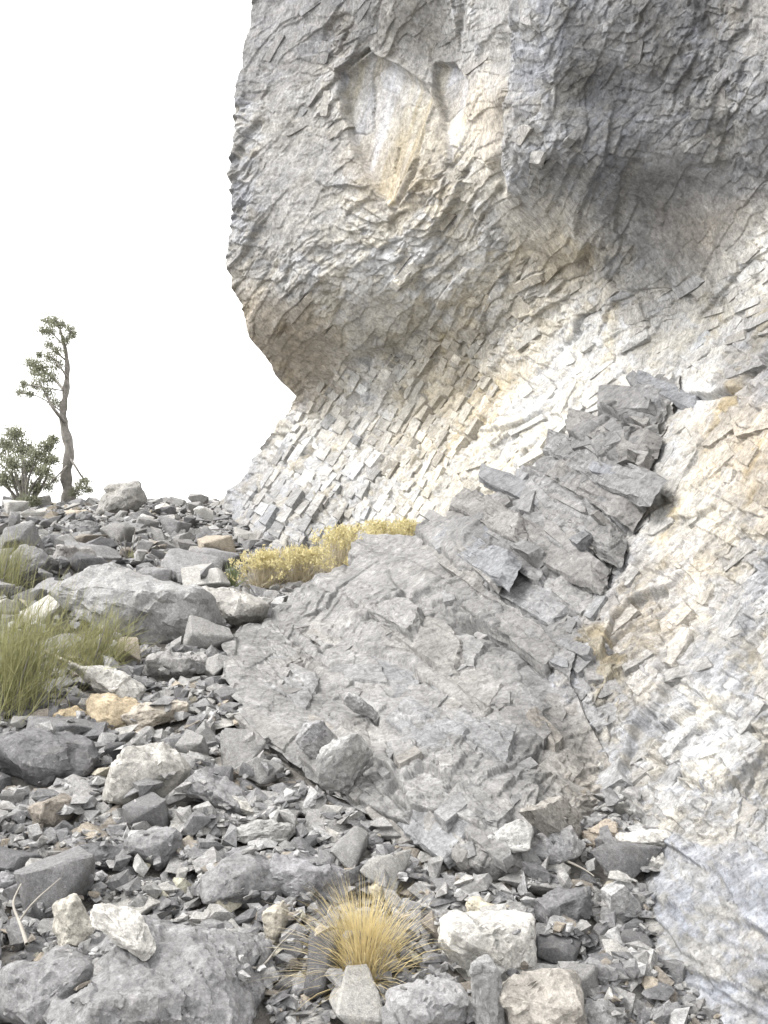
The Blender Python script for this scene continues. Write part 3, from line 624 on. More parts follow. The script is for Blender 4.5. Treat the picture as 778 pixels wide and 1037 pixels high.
# key stones: name, centre px, lowest py, width px, height px, depth/width, colour, yaw, pitch, roll, seed, box, label
KEYS = [
 ('boulder', 132, 1082, 285, 124, 0.9, S_G, 20, 0, -4, 1, 0.55, 'largest rough grey boulder, filling the bottom corner', 'big corner boulder'),
 ('stone', 45, 1050, 130, 70, 0.9, S_G, 60, 0, 0, 2, 0.5, 'low grey rock shelf leaning against the big corner boulder', None),
 ('stone', 116, 968, 84, 62, 0.5, S_W, -25, 0, -32, 3, 0.8, 'white wedge shaped slab leaning on top of the big corner boulder', 'white wedge'),
 ('stone', 73, 962, 46, 66, 0.8, (0.48, 0.46, 0.41), 10, 0, 12, 4, 0.4, 'pale knobbly stone on top of the corner boulder beside the white wedge', None),
 ('stone', 98, 716, 84, 52, 0.8, S_W, -30, 8, -16, 5, 0.85, 'white cracked block uphill of the tan faced block', None),
 ('stone', 114, 738, 72, 44, 0.7, (0.50, 0.42, 0.30), 18, 0, -10, 6, 0.9, 'tan faced broken block with white top beside the green shrub', 'tan broken block'),
 ('stone', 66, 738, 46, 26, 0.7, (0.46, 0.38, 0.26), -20, 0, 12, 7, 0.85, 'small tan fragment broken off the white cracked block', None),
 ('stone', 152, 738, 74, 36, 0.8, (0.46, 0.42, 0.36), 10, 0, 10, 8, 0.7, 'pale flat stone with buff side next to the tan faced block', None),
 ('boulder', 35, 800, 108, 58, 0.9, S_D, 15, 0, 2, 9, 0.7, 'dark blocky boulder cut by the edge of the picture', 'dark edge boulder'),
 ('boulder', 146, 822, 92, 66, 0.8, (0.41, 0.40, 0.375), 32, 6, 0, 10, 0.75, 'pale rough boulder in the middle of the scree', 'pale rough boulder'),
 ('stone', 212, 826, 78, 58, 0.6, S_G, -30, 0, -25, 11, 0.85, 'smooth grey slab propped behind the pale rough boulder', None),
 ('stone', 52, 838, 48, 42, 0.8, S_B, 50, 0, 10, 12, 0.7, 'brownish squarish stone downhill of the dark blocky boulder', None),
 ('stone', 152, 886, 62, 46, 0.8, S_G, 40, 0, 0, 13, 0.35, 'rounded dark grey cobble below the pale rough boulder', 'rounded cobble'),
 ('stone', 106, 884, 72, 34, 0.5, S_D, 12, 0, -6, 14, 0.8, 'long dark grey stone beside the rounded cobble', None),
 ('boulder', 238, 925, 96, 60, 0.8, S_G, 25, 0, -6, 15, 0.65, 'broad smooth grey boulder downhill of the flat slabs', 'broad grey boulder'),
 ('stone', 262, 862, 78, 36, 0.7, (0.33, 0.33, 0.32), -10, 0, 8, 16, 0.8, 'flat grey slab lying uphill of the broad grey boulder', None),
 ('stone', 240, 830, 44, 26, 0.5, (0.46, 0.45, 0.42), -30, 0, -24, 17, 0.9, 'pale tilted slab with sharp edge near the foot of the rib', None),
 ('boulder', 222, 638, 92, 56, 0.8, (0.40, 0.39, 0.37), -12, 0, -8, 18, 0.7, 'big pale grey boulder below the yellow flowering shrubs', 'pale boulder by the yellow shrubs'),
 ('boulder', 122, 652, 185, 100, 0.6, (0.31, 0.31, 0.31), -22, 0, -14, 19, 0.8, 'long tilted grey slab outcrop uphill of the green shrubs', 'long tilted outcrop'),
 ('stone', 70, 585, 44, 34, 0.8, (0.34, 0.33, 0.32), 30, 0, 0, 20, 0.8, 'squarish grey block uphill of the long tilted outcrop', 'squarish upper block'),
 ('boulder', 30, 598, 56, 62, 1.2, S_G, 10, 20, 25, 21, 0.6, 'tall rounded grey boulder on the upper slope under the juniper', 'tall upper boulder'),
 ('boulder', 118, 522, 70, 46, 0.8, (0.30, 0.295, 0.28), -14, 0, 10, 22, 0.6, 'grey boulder on the skyline beside the twisted tree', 'skyline boulder'),
 ('stone', 52, 560, 40, 26, 0.8, S_D, 30, 0, 10, 23, 0.7, 'dark stone just below the twisted tree', None),
 ('stone', 86, 545, 48, 24, 0.8, S_G, -15, 0, -10, 24, 0.7, 'flat grey stone at the foot of the twisted tree', None),
 ('stone', 314, 778, 52, 58, 0.4, (0.31, 0.31, 0.315), 35, 0, -42, 25, 0.9, 'steeply tilted grey block leaning against the rib', 'leaning block'),
 ('boulder', 352, 798, 74, 78, 0.4, (0.37, 0.37, 0.365), 35, -20, 30, 26, 0.9, 'large grey slab sliding off the rib beside the leaning block', None),
 ('stone', 360, 728, 42, 34, 0.4, (0.36, 0.36, 0.36), 25, 0, -36, 27, 0.9, 'small loose block perched on the rib', None),
 ('boulder', 484, 1000, 108, 84, 0.8, S_W, 20, -10, -10, 28, 0.75, 'white angular boulder beside the straw coloured grass tuft', 'white angular boulder'),
 ('stone', 503, 1058, 34, 88, 0.7, (0.33, 0.33, 0.33), 15, 0, 10, 29, 0.9, 'thin upright grey slab at the bottom edge', None),
 ('boulder', 556, 1062, 92, 76, 0.8, (0.36, 0.34, 0.31), -8, 0, 4, 30, 0.75, 'buff grey block at the bottom edge beside the upright slab', 'buff bottom block'),
 ('boulder', 436, 1062, 100, 66, 0.8, (0.31, 0.31, 0.315), 30, 0, 6, 31, 0.5, 'rounded grey boulder at the bottom edge below the grass tuft', 'rounded bottom boulder'),
 ('stone', 668, 866, 92, 26, 0.45, S_W, 4, 0, -3, 32, 0.75, 'long flat white slab at the foot of the wall', 'long white slab'),
 ('stone', 612, 864, 36, 32, 0.8, (0.42, 0.37, 0.31), -12, 0, 0, 33, 0.85, 'squarish buff stone beside the long flat white slab', None),
 ('stone', 666, 880, 32, 18, 0.7, S_W, 14, 0, 8, 34, 0.7, 'little white stone under the long flat white slab', None),
 ('stone', 578, 946, 60, 48, 0.8, S_D, 24, 0, 10, 35, 0.8, 'dark angular stone in the gully beside the wall', 'dark gully stone'),
 ('stone', 638, 940, 38, 62, 0.6, (0.40, 0.40, 0.40), 30, 0, 18, 36, 0.7, 'pale upright stone leaning on the smooth bluish slab', None),
 ('stone', 492, 940, 34, 30, 0.8, (0.56, 0.52, 0.42), -20, 0, 5, 37, 0.7, 'cream coloured stone uphill of the white angular boulder', None),
 ('stone', 386, 916, 22, 26, 0.7, (0.60, 0.56, 0.46), 20, 0, 10, 38, 0.6, 'small cream pebble above the straw coloured grass tuft', None),
 ('boulder', 305, 916, 104, 56, 0.7, (0.26, 0.26, 0.27), -14, 0, -8, 39, 0.75, 'dark grey slabby boulder uphill of the grass tuft', 'slabby boulder above the tuft'),
 ('stone', 340, 914, 58, 26, 0.5, (0.47, 0.44, 0.39), 16, 0, -8, 40, 0.8, 'flat buff slab just above the grass tuft', None),
 ('boulder', 560, 880, 84, 52, 0.7, (0.33, 0.33, 0.335), -25, 0, 18, 41, 0.85, 'tilted grey slab in the gully at the end of the rib', 'tilted gully slab'),
 ('stone', 520, 866, 66, 40, 0.7, (0.37, 0.37, 0.36), -32, 0, 12, 42, 0.8, 'smooth grey slab at the lower tip of the rib', None),
 ('stone', 620, 1010, 52, 26, 0.7, (0.40, 0.39, 0.37), 10, 0, -4, 43, 0.7, 'flattish pale stone uphill of the buff bottom block', None),
 ('stone', 610, 1052, 56, 36, 0.8, (0.31, 0.31, 0.31), -22, 0, 6, 44, 0.7, 'grey stone at the bottom edge beside the buff block', None),
 ('stone', 22, 955, 50, 34, 0.8, S_G, 20, 0, -20, 45, 0.8, 'grey tilted stone under the bleached twig', None),
 ('stone', 16, 905, 44, 30, 0.8, (0.31, 0.31, 0.32), 5, 0, 10, 46, 0.7, 'grey stone at the picture edge above the bleached twig', None),
 ('boulder', 372, 1000, 56, 52, 0.8, (0.30, 0.295, 0.285), 15, 0, 0, 47, 0.6, 'grey stone half hidden under the straw coloured grass tuft', None),
 ('stone', 220, 985, 70, 30, 0.6, S_D, -30, 0, 20, 48, 0.8, 'dark sharp slab against the back of the big corner boulder', None),
 ('stone', 285, 955, 34, 44, 0.5, (0.45, 0.42, 0.36), 40, 0, 14, 49, 0.7, 'upright buff flake beside the grass tuft', None),
 ('boulder', 175, 690, 64, 34, 0.8, (0.34, 0.335, 0.33), 12, 0, 5, 50, 0.7, 'grey slab on the slope between the outcrop and the tan block', None),
]
KEYPOS = []; KEYBVH = []
for name, px, pb, w, h, dw, colr, yaw, pitch, roll, seed, box, label, short in KEYS:
    d, p = ground_hit(px, pb); rests = False
    for bv in [RIB_BVH, WALL_BVH] + KEYBVH:                                    # a stone lies on whatever shows under it: soil, rib, wall foot or another stone
        if bv in KEYBVH and 'on top of' not in label: continue
        hh = bv.ray_cast(CAMP, Vector(ray(px, pb)).normalized(), 20.0)
        if hh[0] is not None:
            dd = float((hh[0] - CAMP).length / np.linalg.norm(ray(px, pb)))
            if dd < d: d, p, rests = dd, np.array(hh[0]), True
    m = d / F; W_, H_ = w * m, h * m * 1.06; Dp = W_ * dw
    x, y = float(p[0]), float(p[1]) + Dp * 0.35
    big = max(w, h) > 88
    q = Quaternion((0, 0, 1), math.radians(yaw)) @ Quaternion((0, 1, 0), math.radians(-roll)) @ Quaternion((1, 0, 0), math.radians(-pitch))
    a = abs(math.sin(math.radians(roll))); ca_ = math.cos(math.radians(roll))
    Hh = max((H_ - W_ * a * 0.9) / max(ca_, 0.3), H_ * 0.42)                   # thickness that gives the seen height once tilted
    me = rock_mesh(seed, (W_ * 1.05, Dp, Hh), 30 if big else 22, 0.03, 5 if w > 200 else 3, 0.06 if w > 200 else 0.05, box, 3.0)
    z = gzs(x, y); base = float(p[2]) if rests else min(z, gzs(x, y - Dp * 0.4))
    vz = np.array([(q @ v.co).z for v in me.vertices])
    o = stone(name, x, y, base - float(vz.min()) - 0.06 * H_, me, q, (1, 1, 1), colr if colr in (S_G, S_D, S_W, S_B) else tuple(c * 0.78 for c in colr))
    tag(o, label, name); fp = footprint(x, y, W_ * 0.5, Dp * 0.55)
    if fp: s_, e = fp; top = base + H_ * 0.9 * np.sqrt(np.clip(1 - e, 0, 1)); HM[s_] = np.where(e < 1, np.maximum(HM[s_], top), HM[s_])
    KEYPOS.append((x, y, W_ * 0.5, Dp * 0.5, short))
    if name == 'boulder' and w > 200:
        mw = Matrix.LocRotScale(o.location, q, o.scale); KEYBVH.append(BVHTree.FromPolygons([mw @ v.co for v in me.vertices], [tuple(f.vertices) for f in me.polygons]))

PROTO = []
for k in range(26):
    flatn = random.choice([0.22, 0.28, 0.35, 0.45, 0.55, 0.7]); ln = random.uniform(0.6, 1.0)
    PROTO.append((rock_mesh(200 + k, (1.0, ln, flatn), random.choice([9, 10, 12, 14]), 0.025, 2, 0.03, random.choice([0.6, 0.8, 0.9, 1.0]), 2.5), flatn, ln))
def pick_colour(r):
    k = r.random()
    base = S_G if k < 0.38 else S_D if k < 0.50 else S_L if k < 0.75 else S_P if k < 0.88 else S_W if k < 0.935 else S_T if k < 0.97 else S_B
    f = r.uniform(0.85, 1.18); return tuple(min(c * f, 0.7) for c in base), ('grey', 'dark grey', 'light grey', 'pale', 'white', 'tan', 'brownish')[[S_G, S_D, S_L, S_P, S_W, S_T, S_B].index(base)]
r_ = random.Random(99)
def sample_ground(dmin, dmax, expo, beyond=False):
    """a random visible spot of the slope, thinning with distance"""
    while True:
        t = r_.random(); a = 1 - expo; d = (dmin ** a + t * (dmax ** a - dmin ** a)) ** (1 / a)
        x = d * r_.uniform(-0.80 if beyond else -0.43, 0.33); y = d
        z = gzs(x, y); qy, qz = y, z - CAMZ; dd = qy * cp + qz * sp; px = PW / 2 + F * x / dd; py = PH / 2 - F * (-qy * sp + qz * cp) / dd
        if (-400 if beyond else -30) < px < 800 and py < (1300 if beyond else 1075) and not hidden((x, y, z + 0.03)): return x, y, z, float(px), float(py)
def near_key(x, y, grow):
    return any(((x - a) / (b * grow)) ** 2 + ((y - c) / (e * grow)) ** 2 < 1 for a, c, b, e, _ in KEYPOS)
MEDIUM = []
tries = 0
sizes = sorted([min(0.023 * r_.random() ** -0.62, 0.085) for _ in range(290)], reverse=True)   # stone width per metre of distance
for sz in sizes:
    for _ in range(40):
        x, y, z, px, py = sample_ground(2.25, 13.5, 1.35)
        if py < 545 and sz > 0.05: continue
        if 222 < px < 345 and 556 < py < 622: continue
        if 20 < px < 200 and 690 < py < 745 and sz > 0.03: continue
        W_ = sz * (y * 0.72 + 0.7) * (0.75 if py < 560 else 1.0)
        if near_key(x, y, 1.0 if W_ < 0.1 else 1.25): continue
        if any((x - a) ** 2 + (y - b) ** 2 < (0.40 * (W_ + c)) ** 2 for a, b, c in [(m_[1], m_[2], m_[3]) for m_ in MEDIUM]): continue
        break
    else: continue
    pm, flatn, ln = r_.choice(PROTO); colr, tone = pick_colour(r_)
    q = slope_quat(x, y) @ Quaternion((r_.uniform(-1, 1), r_.uniform(-1, 1), 0.01), math.radians(r_.uniform(0, 26))) @ Quaternion((0, 0, 1), r_.uniform(0, 6.28))
    fp = footprint(x, y, W_ * 0.42, W_ * 0.42 * ln)
    if fp is None: continue
    s_, e = fp; zb = float(np.quantile(HM[s_][e < 1], 0.35)) if (e < 1).any() else z
    zb = min(zb, z + 0.12) - 0.10 * W_ * flatn
    o = stone('scree_stone', x, y, zb, pm, q, (W_, W_, W_ * r_.uniform(0.85, 1.2)), colr)
    HM[s_] = np.where(e < 1, np.maximum(HM[s_], zb + W_ * flatn * 0.9 * np.sqrt(np.clip(1 - e, 0, 1))), HM[s_])
    MEDIUM.append((o, x, y, W_, tone, 'flat' if flatn < 0.4 else 'chunky' if flatn > 0.5 else 'wedged'))
# labels: which stone, told by tone, shape and the key stone it lies by
ORD = ['first', 'second', 'third', 'fourth', 'fifth', 'sixth', 'seventh', 'eighth', 'ninth', 'tenth', 'eleventh', 'twelfth', 'thirteenth', 'fourteenth', 'fifteenth', 'sixteenth']
bucket = {}
for o, x, y, W_, tone, shape in MEDIUM:
    a, c, sh = min(((k[0], k[1], k[4]) for k in KEYPOS if k[4]), key=lambda k: (k[0] - x) ** 2 + ((k[1] - y) * 0.7) ** 2)
    dx, dy = x - a, (y - c) * 0.7
    side = ('uphill of' if dy > 0 else 'downhill of') if abs(dy) > abs(dx) else ('on the cliff side of' if dx > 0 else 'on the open side of')
    bucket.setdefault((tone, shape, side, sh), []).append((math.hypot(dx, dy), o))
for (tone, shape, side, sh), L in bucket.items():
    L.sort(key=lambda k: k[0])
    for k, (dist, o) in enumerate(L):
        tag(o, (f'{tone} {shape} scree stone {side} the {sh}' if len(L) == 1 else f'{tone} {shape} stone {ORD[min(k, 15)]} {side} {sh}'), 'stone', 'loose stones in the scree')

# the small stones nobody could count
SP = []
for k in range(30):
    m_ = rock_mesh(400 + k, (1, random.uniform(0.55, 1), random.choice([0.25, 0.35, 0.5, 0.7])), random.choice([9, 11, 13]), 0, 0, 0, 0.8, flat=True)
    bm = bmesh.new(); bm.from_mesh(m_); bmesh.ops.triangulate(bm, faces=bm.faces); bm.verts.ensure_lookup_table()
    SP.append((np.array([v.co[:] for v in bm.verts]), np.array([[v.index for v in f.verts] for f in bm.faces]))); bm.free(); bpy.data.meshes.remove(m_)
vs_, fs_, cs_, nv = [], [], [], 0
for k in range(26000):
    x, y, z, px, py = sample_ground(1.7 if k % 3 == 0 else 2.2, 15.5, 1.25, k % 3 == 0)
    W_ = (2.2 if px < -20 else 1.0) * min(0.0075 * r_.random() ** -0.55, 0.034) * (y * 0.72 + 0.7) * (0.8 if py < 545 else 1.0)
    i, j = int((x - HX0) / HS), int((y - HY0) / HS)
    if not (0 <= i < len(hx) and 0 <= j < len(hy)): continue
    zh = HM[j, i]
    if zh - HG[j, i] > 0.05 and r_.random() < 0.93: continue
    P, T = r_.choice(SP); q = slope_quat(x, y) if k % 4 == 0 else Quaternion((1, 0, 0), 0.3)
    q = q @ Quaternion((r_.uniform(-1, 1), r_.uniform(-1, 1), 0.01), math.radians(r_.uniform(0, 40))) @ Quaternion((0, 0, 1), r_.uniform(0, 6.28))
    R3 = np.array(q.to_matrix()); vs_.append((P * W_) @ R3.T + np.array([x, y, min(zh, HG[j, i] + 0.1) - 0.15 * W_]))
    fs_.append(T + nv); nv += len(P); cs_.append(np.repeat(np.minimum(np.array(pick_colour(r_)[0]) * 0.88, 0.3)[None], len(P), 0))
me = mesh_np('rubble', np.concatenate(vs_), np.concatenate(fs_), np.concatenate(cs_), None, False)
rub = link('rubble', me, None, M_GRAVEL); tag(rub, 'small broken limestone chips filling the scree between the stones', 'rubble', kind='stuff')

# ------------------------------------------------------------------ plants
def blades(list_of, ):
    """blades: (points, width) ribbons -> one mesh"""
    vs, fs, n = [], [], 0
    for pts, w, side in list_of:
        k = len(pts); t = np.linspace(0, 1, k); ww = w * (1 - t ** 1.6 * 0.92)[:, None]
        a = pts - side[None] * ww * 0.5; b = pts + side[None] * ww * 0.5
        vs.append(np.stack([a, b], 1).reshape(-1, 3))
        for m in range(k - 1): fs.append((n + 2 * m, n + 2 * m + 1, n + 2 * m + 3, n + 2 * m + 2))
        n += 2 * k
    return np.concatenate(vs), np.array(fs)
def curve_blade(r, base, az, lean, length, droop, w, k=6):
    d0 = np.array([math.cos(az) * math.sin(lean), math.sin(az) * math.sin(lean), math.cos(lean)]); out = np.array([math.cos(az), math.sin(az), 0.0])
    pts = [np.array(base, float)]; d = d0
    for m in range(k - 1):
        pts.append(pts[-1] + d * length / (k - 1)); d = d + (out * 0.5 - np.array([0, 0, 1.0])) * droop / (k - 1) * (0.4 + m / k); d = d / np.linalg.norm(d)
    s = np.cross(d0, [math.cos(az + r.uniform(-1, 1)), math.sin(az + r.uniform(-1, 1)), 0.3]); s = s / (np.linalg.norm(s) + 1e-9)
    return np.array(pts), w, s
def tube(pts, rad, seg=8, lumps=0.0, seed=0):
    pts = np.asarray(pts, float); n = len(pts); vs, fs = [], []
    tan = np.gradient(pts, axis=0); up = np.array([0.3, 1, 0.2])
    for i in range(n):
        t = tan[i] / np.linalg.norm(tan[i]); a = np.cross(t, up); a /= np.linalg.norm(a); b = np.cross(t, a)
        for k in range(seg):
            th = 2 * math.pi * k / seg; rr = rad[i] * (1 + lumps * math.sin(3 * th + i * 0.5 + seed) + lumps * 0.6 * math.sin(7 * th - i))
            vs.append(pts[i] + (a * math.cos(th) + b * math.sin(th)) * rr)
    for i in range(n - 1):
        for k in range(seg): fs.append((i * seg + k, i * seg + (k + 1) % seg, (i + 1) * seg + (k + 1) % seg, (i + 1) * seg + k))
    return np.array(vs), np.array(fs)
def spline(pts, n):
    P = np.asarray(pts, float); t = np.linspace(0, len(P) - 1, n); out = []
    for a in t:
        i = min(int(a), len(P) - 2); f = a - i; p0, p1, p2, p3 = P[max(i - 1, 0)], P[i], P[i + 1], P[min(i + 2, len(P) - 1)]
        out.append(0.5 * (2 * p1 + (p2 - p0) * f + (2 * p0 - 5 * p1 + 4 * p2 - p3) * f * f + (3 * p1 - p0 - 3 * p2 + p3) * f ** 3))
    return np.array(out)
def joinm(L):
    vs, fs, n = [], [], 0
    for v, f in L: vs.append(v); fs.append(f + n); n += len(v)
    return np.concatenate(vs), np.concatenate(fs)
def root(name, p): o = link(name, None); o.location = p; return o
def part(name, vf, p, parent, mat, smooth=True):
    return link(name, mesh_np(name, vf[0] - np.asarray(p)[None], vf[1], smooth=smooth), parent, mat)
M_STRAW = plain('straw_grass', (0.55, 0.46, 0.25), 0.35, 40, 0.7, 0.3)
M_BROOM = plain('broom_stems', (0.255, 0.255, 0.125), 0.45, 25, 0.7, 0.2)
M_FLOWER = plain('yellow_bloom', (0.56, 0.50, 0.28), 0.35, 25, 0.8, 0.25)
M_DRY = plain('dry_stems', (0.46, 0.41, 0.30), 0.3, 25, 0.8, 0.2)
M_YUCCA = plain('yucca_leaf', (0.20, 0.235, 0.13), 0.25, 15, 0.6, 0.1)
M_BARK = plain('bark', (0.20, 0.19, 0.175), 0.4, 18, 0.9)
M_NEEDLE = plain('needles', (0.21, 0.22, 0.155), 0.35, 9, 0.7, 0.2)
M_TWIG = plain('bleached_wood', (0.25, 0.235, 0.21), 0.25, 30, 0.8)
rp = random.Random(5)

# straw tuft in front
d, p = ground_hit(368, 998); o = root('grass_tuft', p); tag(o, 'straw coloured bunch grass tuft among the stones at the bottom', 'grass')
m = d / F; L = []
for k in range(1150):
    az = rp.uniform(0, 6.283); rr = abs(rp.gauss(0, 0.02)); lean = abs(rp.gauss(0.0, 0.30 if k % 3 else 0.75)) + 0.02
    L.append(curve_blade(rp, p + np.array([math.cos(az) * rr, math.sin(az) * rr, 0.0]), az + rp.gauss(0, 0.3), min(lean, 1.35), rp.uniform(52, 116) * m * (1 if k % 3 else 0.85), rp.uniform(0.2, 1.9), rp.uniform(0.0012, 0.0022)))
part('blades', blades(L), p, o, M_STRAW)
L = []
for k in range(60):
    az = rp.uniform(0, 6.283); L.append(curve_blade(rp, p, az, rp.uniform(0.7, 1.3), rp.uniform(90, 150) * m, rp.uniform(0.8, 1.8), 0.0014, 8))
part('dry_stalks', blades(L), p, o, M_DRY)

def broom(px, py, hpx, wpx, n, lean_az, lean, label, seed):
    r = random.Random(seed); d, p = ground_hit(px, py); m = d / F; o = root('broom_shrub', p); tag(o, label, 'shrub', 'green broom like shrubs')
    L = []
    for k in range(n):
        bx, by = r.gauss(0, wpx * 0.22 * m), r.gauss(0, wpx * 0.18 * m); b = np.array([p[0] + bx, p[1] + by, float(gz(p[0] + bx, p[1] + by)) + abs(r.gauss(0, 0.1)) * hpx * m * 2])
        az = lean_az + r.gauss(0, 1.1); ln = abs(r.gauss(lean, 0.28))
        stem = curve_blade(r, b, az, ln, hpx * m * r.uniform(0.3, 0.85), r.uniform(-0.3, 0.5), r.uniform(0.0018, 0.0034), 5); L.append(stem)
        for q in range(2):
            j = r.randint(1, 3); L.append(curve_blade(r, stem[0][j], az + r.gauss(0, 0.7), max(0.05, ln + r.gauss(0, 0.3)), hpx * m * r.uniform(0.2, 0.4), 0.2, 0.002, 4))
    part('stems', blades(L), p, o, M_BROOM)
    tw = []
    for k in range(6):
        az = r.uniform(0, 6.28); q = p + np.array([0, 0, 0.02]); pts = [q, q + np.array([math.cos(az) * 0.06, math.sin(az) * 0.05, 0.08]), q + np.array([math.cos(az) * 0.13, math.sin(az) * 0.08, 0.17 + r.uniform(0, 0.1)])]
        tw.append(tube(spline(pts, 8), np.linspace(0.007, 0.002, 8), 5))
    [part('woody_stem', v_, p, o, M_BARK) for v_ in tw]
    return p, m
broom(10, 726, 130, 96, 620, 0.35, 0.38, 'tall olive green broom shrub cut by the picture edge', 11)
broom(92, 684, 72, 62, 300, 0.1, 0.6, 'smaller olive green broom shrub leaning over the tan block', 12)
broom(2, 600, 60, 46, 260, 0.6, 0.3, 'greyish broom shrub beside the tall upper boulder', 13)
broom(130, 572, 16, 14, 60, 1.0, 0.5, 'tiny green sprig above the long tilted outcrop', 14)

def rabbitbrush(px, py, hpx, wpx, label, seed, dist=None):
    r = random.Random(seed)
    if dist is None: d, p = ground_hit(px, py)
    else: d = dist; p = at(np.array(px), np.array(py), np.array(d)); p[2] = float(gz(p[0], p[1]))
    m = d / F; H = hpx * m; Wd = wpx * m; o = root('flowering_shrub', p); tag(o, label, 'shrub', 'yellow flowering shrubs below the wall')
    st, fl = [], []
    for k in range(420):
        az = r.uniform(0, 6.283); ln = abs(r.gauss(0, 0.65)); ln = min(ln, 1.35); b = p + np.array([r.gauss(0, Wd * 0.14), r.gauss(0, Wd * 0.12), 0])
        s = curve_blade(r, b, az, ln, H * r.uniform(0.65, 1.1) * (1 + 0.25 * ln * Wd / H * 0.5), -0.25, 0.0035, 4); st.append(s); tip = s[0][-1]
        if r.random() < 0.55:
            for q in range(11):
                a2 = r.uniform(0, 6.283); fl.append(curve_blade(r, tip + np.array([r.gauss(0, 0.012), r.gauss(0, 0.012), r.gauss(0, 0.012)]), a2, r.uniform(0, 1.5), r.uniform(0.012, 0.026), 0.3, 0.008, 3))
    part('stems', blades(st), p, o, M_DRY); part('flower_heads', blades(fl), p, o, M_FLOWER)
rabbitbrush(268, 596, 33, 44, 'yellow flowering shrub next to the spiky plant', 21)
rabbitbrush(306, 594, 34, 46, 'second yellow flowering shrub up from the spiky plant', 22, 6.5)
rabbitbrush(346, 590, 48, 52, 'tallest yellow flowering shrub in the middle of the row', 23, 6.9)
rabbitbrush(384, 575, 42, 44, 'yellow flowering shrub half hidden by the crest of the rib', 24, 7.3)
rabbitbrush(412, 562, 38, 32, 'highest small yellow shrub tucked against the layered wall', 25, 7.5)
d, p = ground_hit(236, 596); m = d / F; o = root('spiky_plant', p); tag(o, 'spiky green yucca rosette beside the yellow flowering shrubs', 'plant')
L = [curve_blade(rp, p, rp.uniform(0, 6.283), abs(rp.gauss(0, 0.6)), rp.uniform(18, 32) * m, 0.1, 0.011, 4) for k in range(70)]
part('leaves', blades(L), p, o, M_YUCCA)

# dead twigs and stalks lying on the stones
def twig(name, pix, rad, label, lift=0.03):
    P = []
    for px, py in pix:
        d, q = ground_hit(px, py); P.append(q + np.array([0, -0.03, lift]))
    P = np.array(P); o = root(name, P[0]); tag(o, label, 'twig'); part('stem', tube(spline(P, 14), np.linspace(rad, rad * 0.4, 14), 6, 0.12), P[0], o, M_TWIG)
    if name == 'dry_stalk': return
    a = P[1]; side = np.array([0.05, 0.02, 0.07]); part('side_branch', tube(spline([a, a + side * 0.6, a + side * 1.3 + np.array([0.02, 0, 0])], 8), np.linspace(rad * 0.6, rad * 0.2, 8), 5), P[0], o, M_TWIG)
twig('dead_twig', [(30, 1000), (22, 975), (16, 955), (24, 935)], 0.005, 'bleached dead twig in the bottom corner', 0.10)
twig('dead_branch', [(40, 668), (58, 678), (72, 684), (86, 690)], 0.009, 'grey dead branch lying under the olive shrubs', 0.06)
twig('dry_stalk', [(230, 985), (262, 1000), (285, 975), (300, 960)], 0.003, 'thin brown stalk lying beside the grass tuft', 0.05)
twig('dry_stalk', [(560, 884), (578, 892), (590, 898), (600, 905)], 0.004, 'thin pale stalk lying in the gully below the rib', 0.05)

# the twisted tree and the juniper on the skyline
def tuft(r, c, rad, n, ln, w):
    return [curve_blade(r, c + np.array([r.gauss(0, rad * 0.4), r.gauss(0, rad * 0.4), r.gauss(0, rad * 0.32)]), r.uniform(0, 6.283), r.uniform(0, 1.7), ln * r.uniform(0.5, 1.2), 0.2, w, 3) for _ in range(n)]
TD = 13.4
def tp(px, py, dy=0.0): return at(np.array(float(px)), np.array(float(py)), np.array(TD + dy))
base = tp(67, 517); base[2] = min(base[2], float(gz(base[0], base[1])) + 0.02); rt = random.Random(31)
o = root('twisted_tree', base); tag(o, 'sparse wind twisted pine tree standing on the skyline', 'tree')
tr = spline([base - np.array([0, 0, 0.1]), tp(69, 504), tp(67, 483), tp(71, 457), tp(65, 433), tp(64, 418), tp(67, 398), tp(68, 372), tp(66, 352), tp(61, 334)], 40)
rad = np.interp(np.linspace(0, 1, 40), [0, 0.12, 0.3, 0.6, 1], [0.13, 0.075, 0.06, 0.042, 0.014])
trunk = part('trunk', tube(tr, rad * (1 + 0.22 * np.sin(np.arange(40) * 1.7) * np.linspace(1, 0.4, 40)), 14, 0.22), base, o, M_BARK)
limbs, crown = [], []
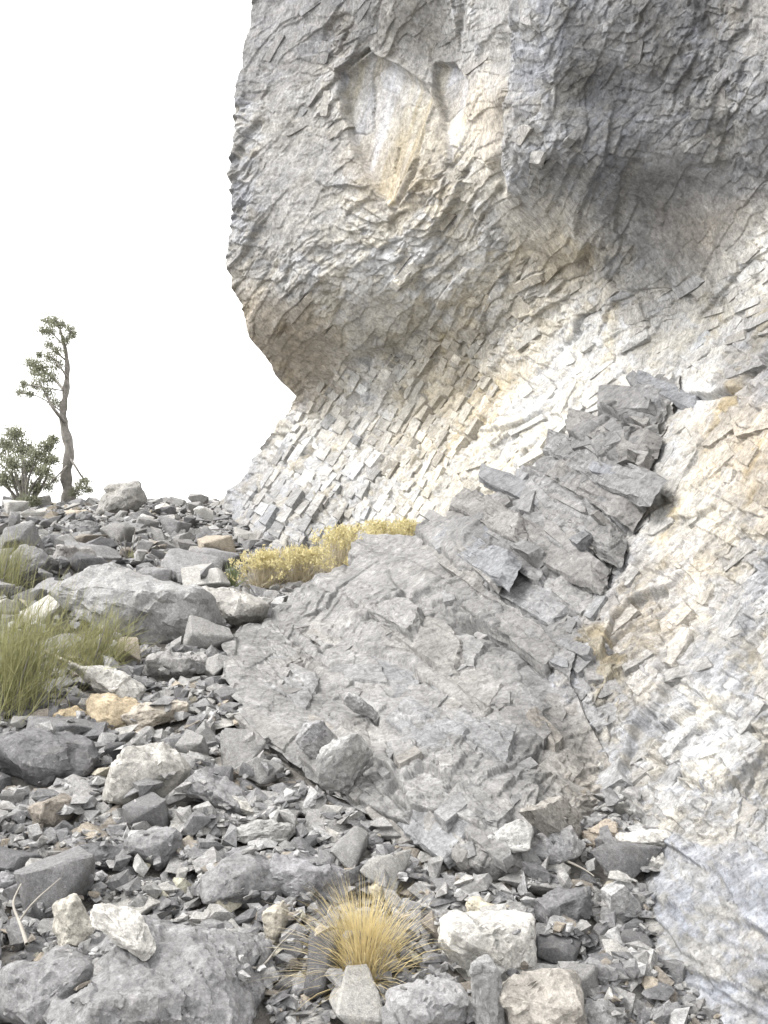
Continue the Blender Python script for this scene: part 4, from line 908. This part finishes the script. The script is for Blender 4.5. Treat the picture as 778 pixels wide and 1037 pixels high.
for pts, r0, clumps in [([(66, 428), (55, 415), (48, 402), (40, 388)], 0.028, [(55, 408, 9), (48, 398, 10), (42, 384, 12), (36, 378, 9)]),
                        ([(67, 398), (56, 385), (42, 374), (30, 370)], 0.024, [(52, 383, 10), (44, 374, 12), (36, 370, 9), (30, 368, 7)]),
                        ([(69, 384), (60, 370), (52, 362)], 0.016, [(58, 370, 8), (50, 362, 9), (40, 360, 5)]),
                        ([(68, 366), (56, 356), (44, 350)], 0.014, [(58, 356, 8), (50, 350, 7)]),
                        ([(65, 350), (54, 338), (48, 326)], 0.012, [(52, 338, 9), (48, 326, 9), (44, 336, 6)]),
                        ([(66, 352), (70, 342), (72, 332)], 0.012, [(71, 334, 8), (74, 340, 6), (66, 345, 7)]),
                        ([(61, 334), (56, 328), (52, 322)], 0.010, [(56, 327, 8), (62, 330, 6)]),
                        ([(64, 418), (40, 402), (18, 398)], 0.010, [(30, 400, 6), (20, 398, 6)]),
                        ([(67, 396), (40, 392), (22, 390)], 0.010, [(24, 390, 6), (36, 392, 6)]),
                        ([(70, 462), (80, 478), (88, 490)], 0.020, [(86, 488, 7), (80, 494, 8), (90, 497, 6), (76, 500, 8)]),
                        ([(70, 470), (60, 480), (50, 492)], 0.016, [(54, 486, 8), (48, 494, 8)])]:
    P = np.array([tp(a, b, rt.uniform(-0.3, 0.3) if i else 0) for i, (a, b) in enumerate(pts)]); S = spline(P, 12); limbs.append(tube(S, np.linspace(r0, r0 * 0.35, 12), 6, 0.1))
    for a, b, s in clumps:
        c = tp(a, b, rt.uniform(-0.3, 0.3)); crown += tuft(rt, c, s * TD / F, int(22 * s), 0.06, 0.011)
        limbs.append(tube(spline([S[rt.randint(5, 10)], (S[8] + c) / 2 + np.array([0, 0, 0.02]), c], 6), np.linspace(0.008, 0.003, 6), 4))
[part('limb', v_, base, o, M_BARK) for v_ in limbs]; part('crown', blades(crown), base, o, M_NEEDLE)

b2 = tp(26, 520, -0.5); b2[2] = float(gz(b2[0], b2[1])); o = root('juniper_bush', b2); tag(o, 'low spreading juniper bush beside the twisted tree', 'bush')
limbs, crown = [], []
for a, b, s in [(15, 440, 13), (6, 452, 13), (24, 456, 14), (38, 462, 13), (48, 452, 9), (52, 466, 9), (12, 470, 14), (30, 474, 13), (44, 478, 10), (4, 486, 12), (20, 490, 11), (36, 494, 9), (54, 446, 6), (-8, 462, 15), (-12, 480, 14), (26, 510, 11), (16, 508, 9), (34, 508, 8)]:
    c = tp(a, b, -0.5 + rt.uniform(-0.35, 0.35)); crown += tuft(rt, c, s * TD / F * 0.95, int(42 * s), 0.055, 0.014)
    limbs.append(tube(spline([b2 + np.array([0, 0, -0.02]), b2 * 0.55 + c * 0.45 + np.array([rt.uniform(-0.08, 0.08), 0, 0.05]), c], 10), np.linspace(0.028, 0.005, 10), 5, 0.1))
[part('limb', v_, b2, o, M_BARK) for v_ in limbs]; part('crown', blades(crown), b2, o, M_NEEDLE)
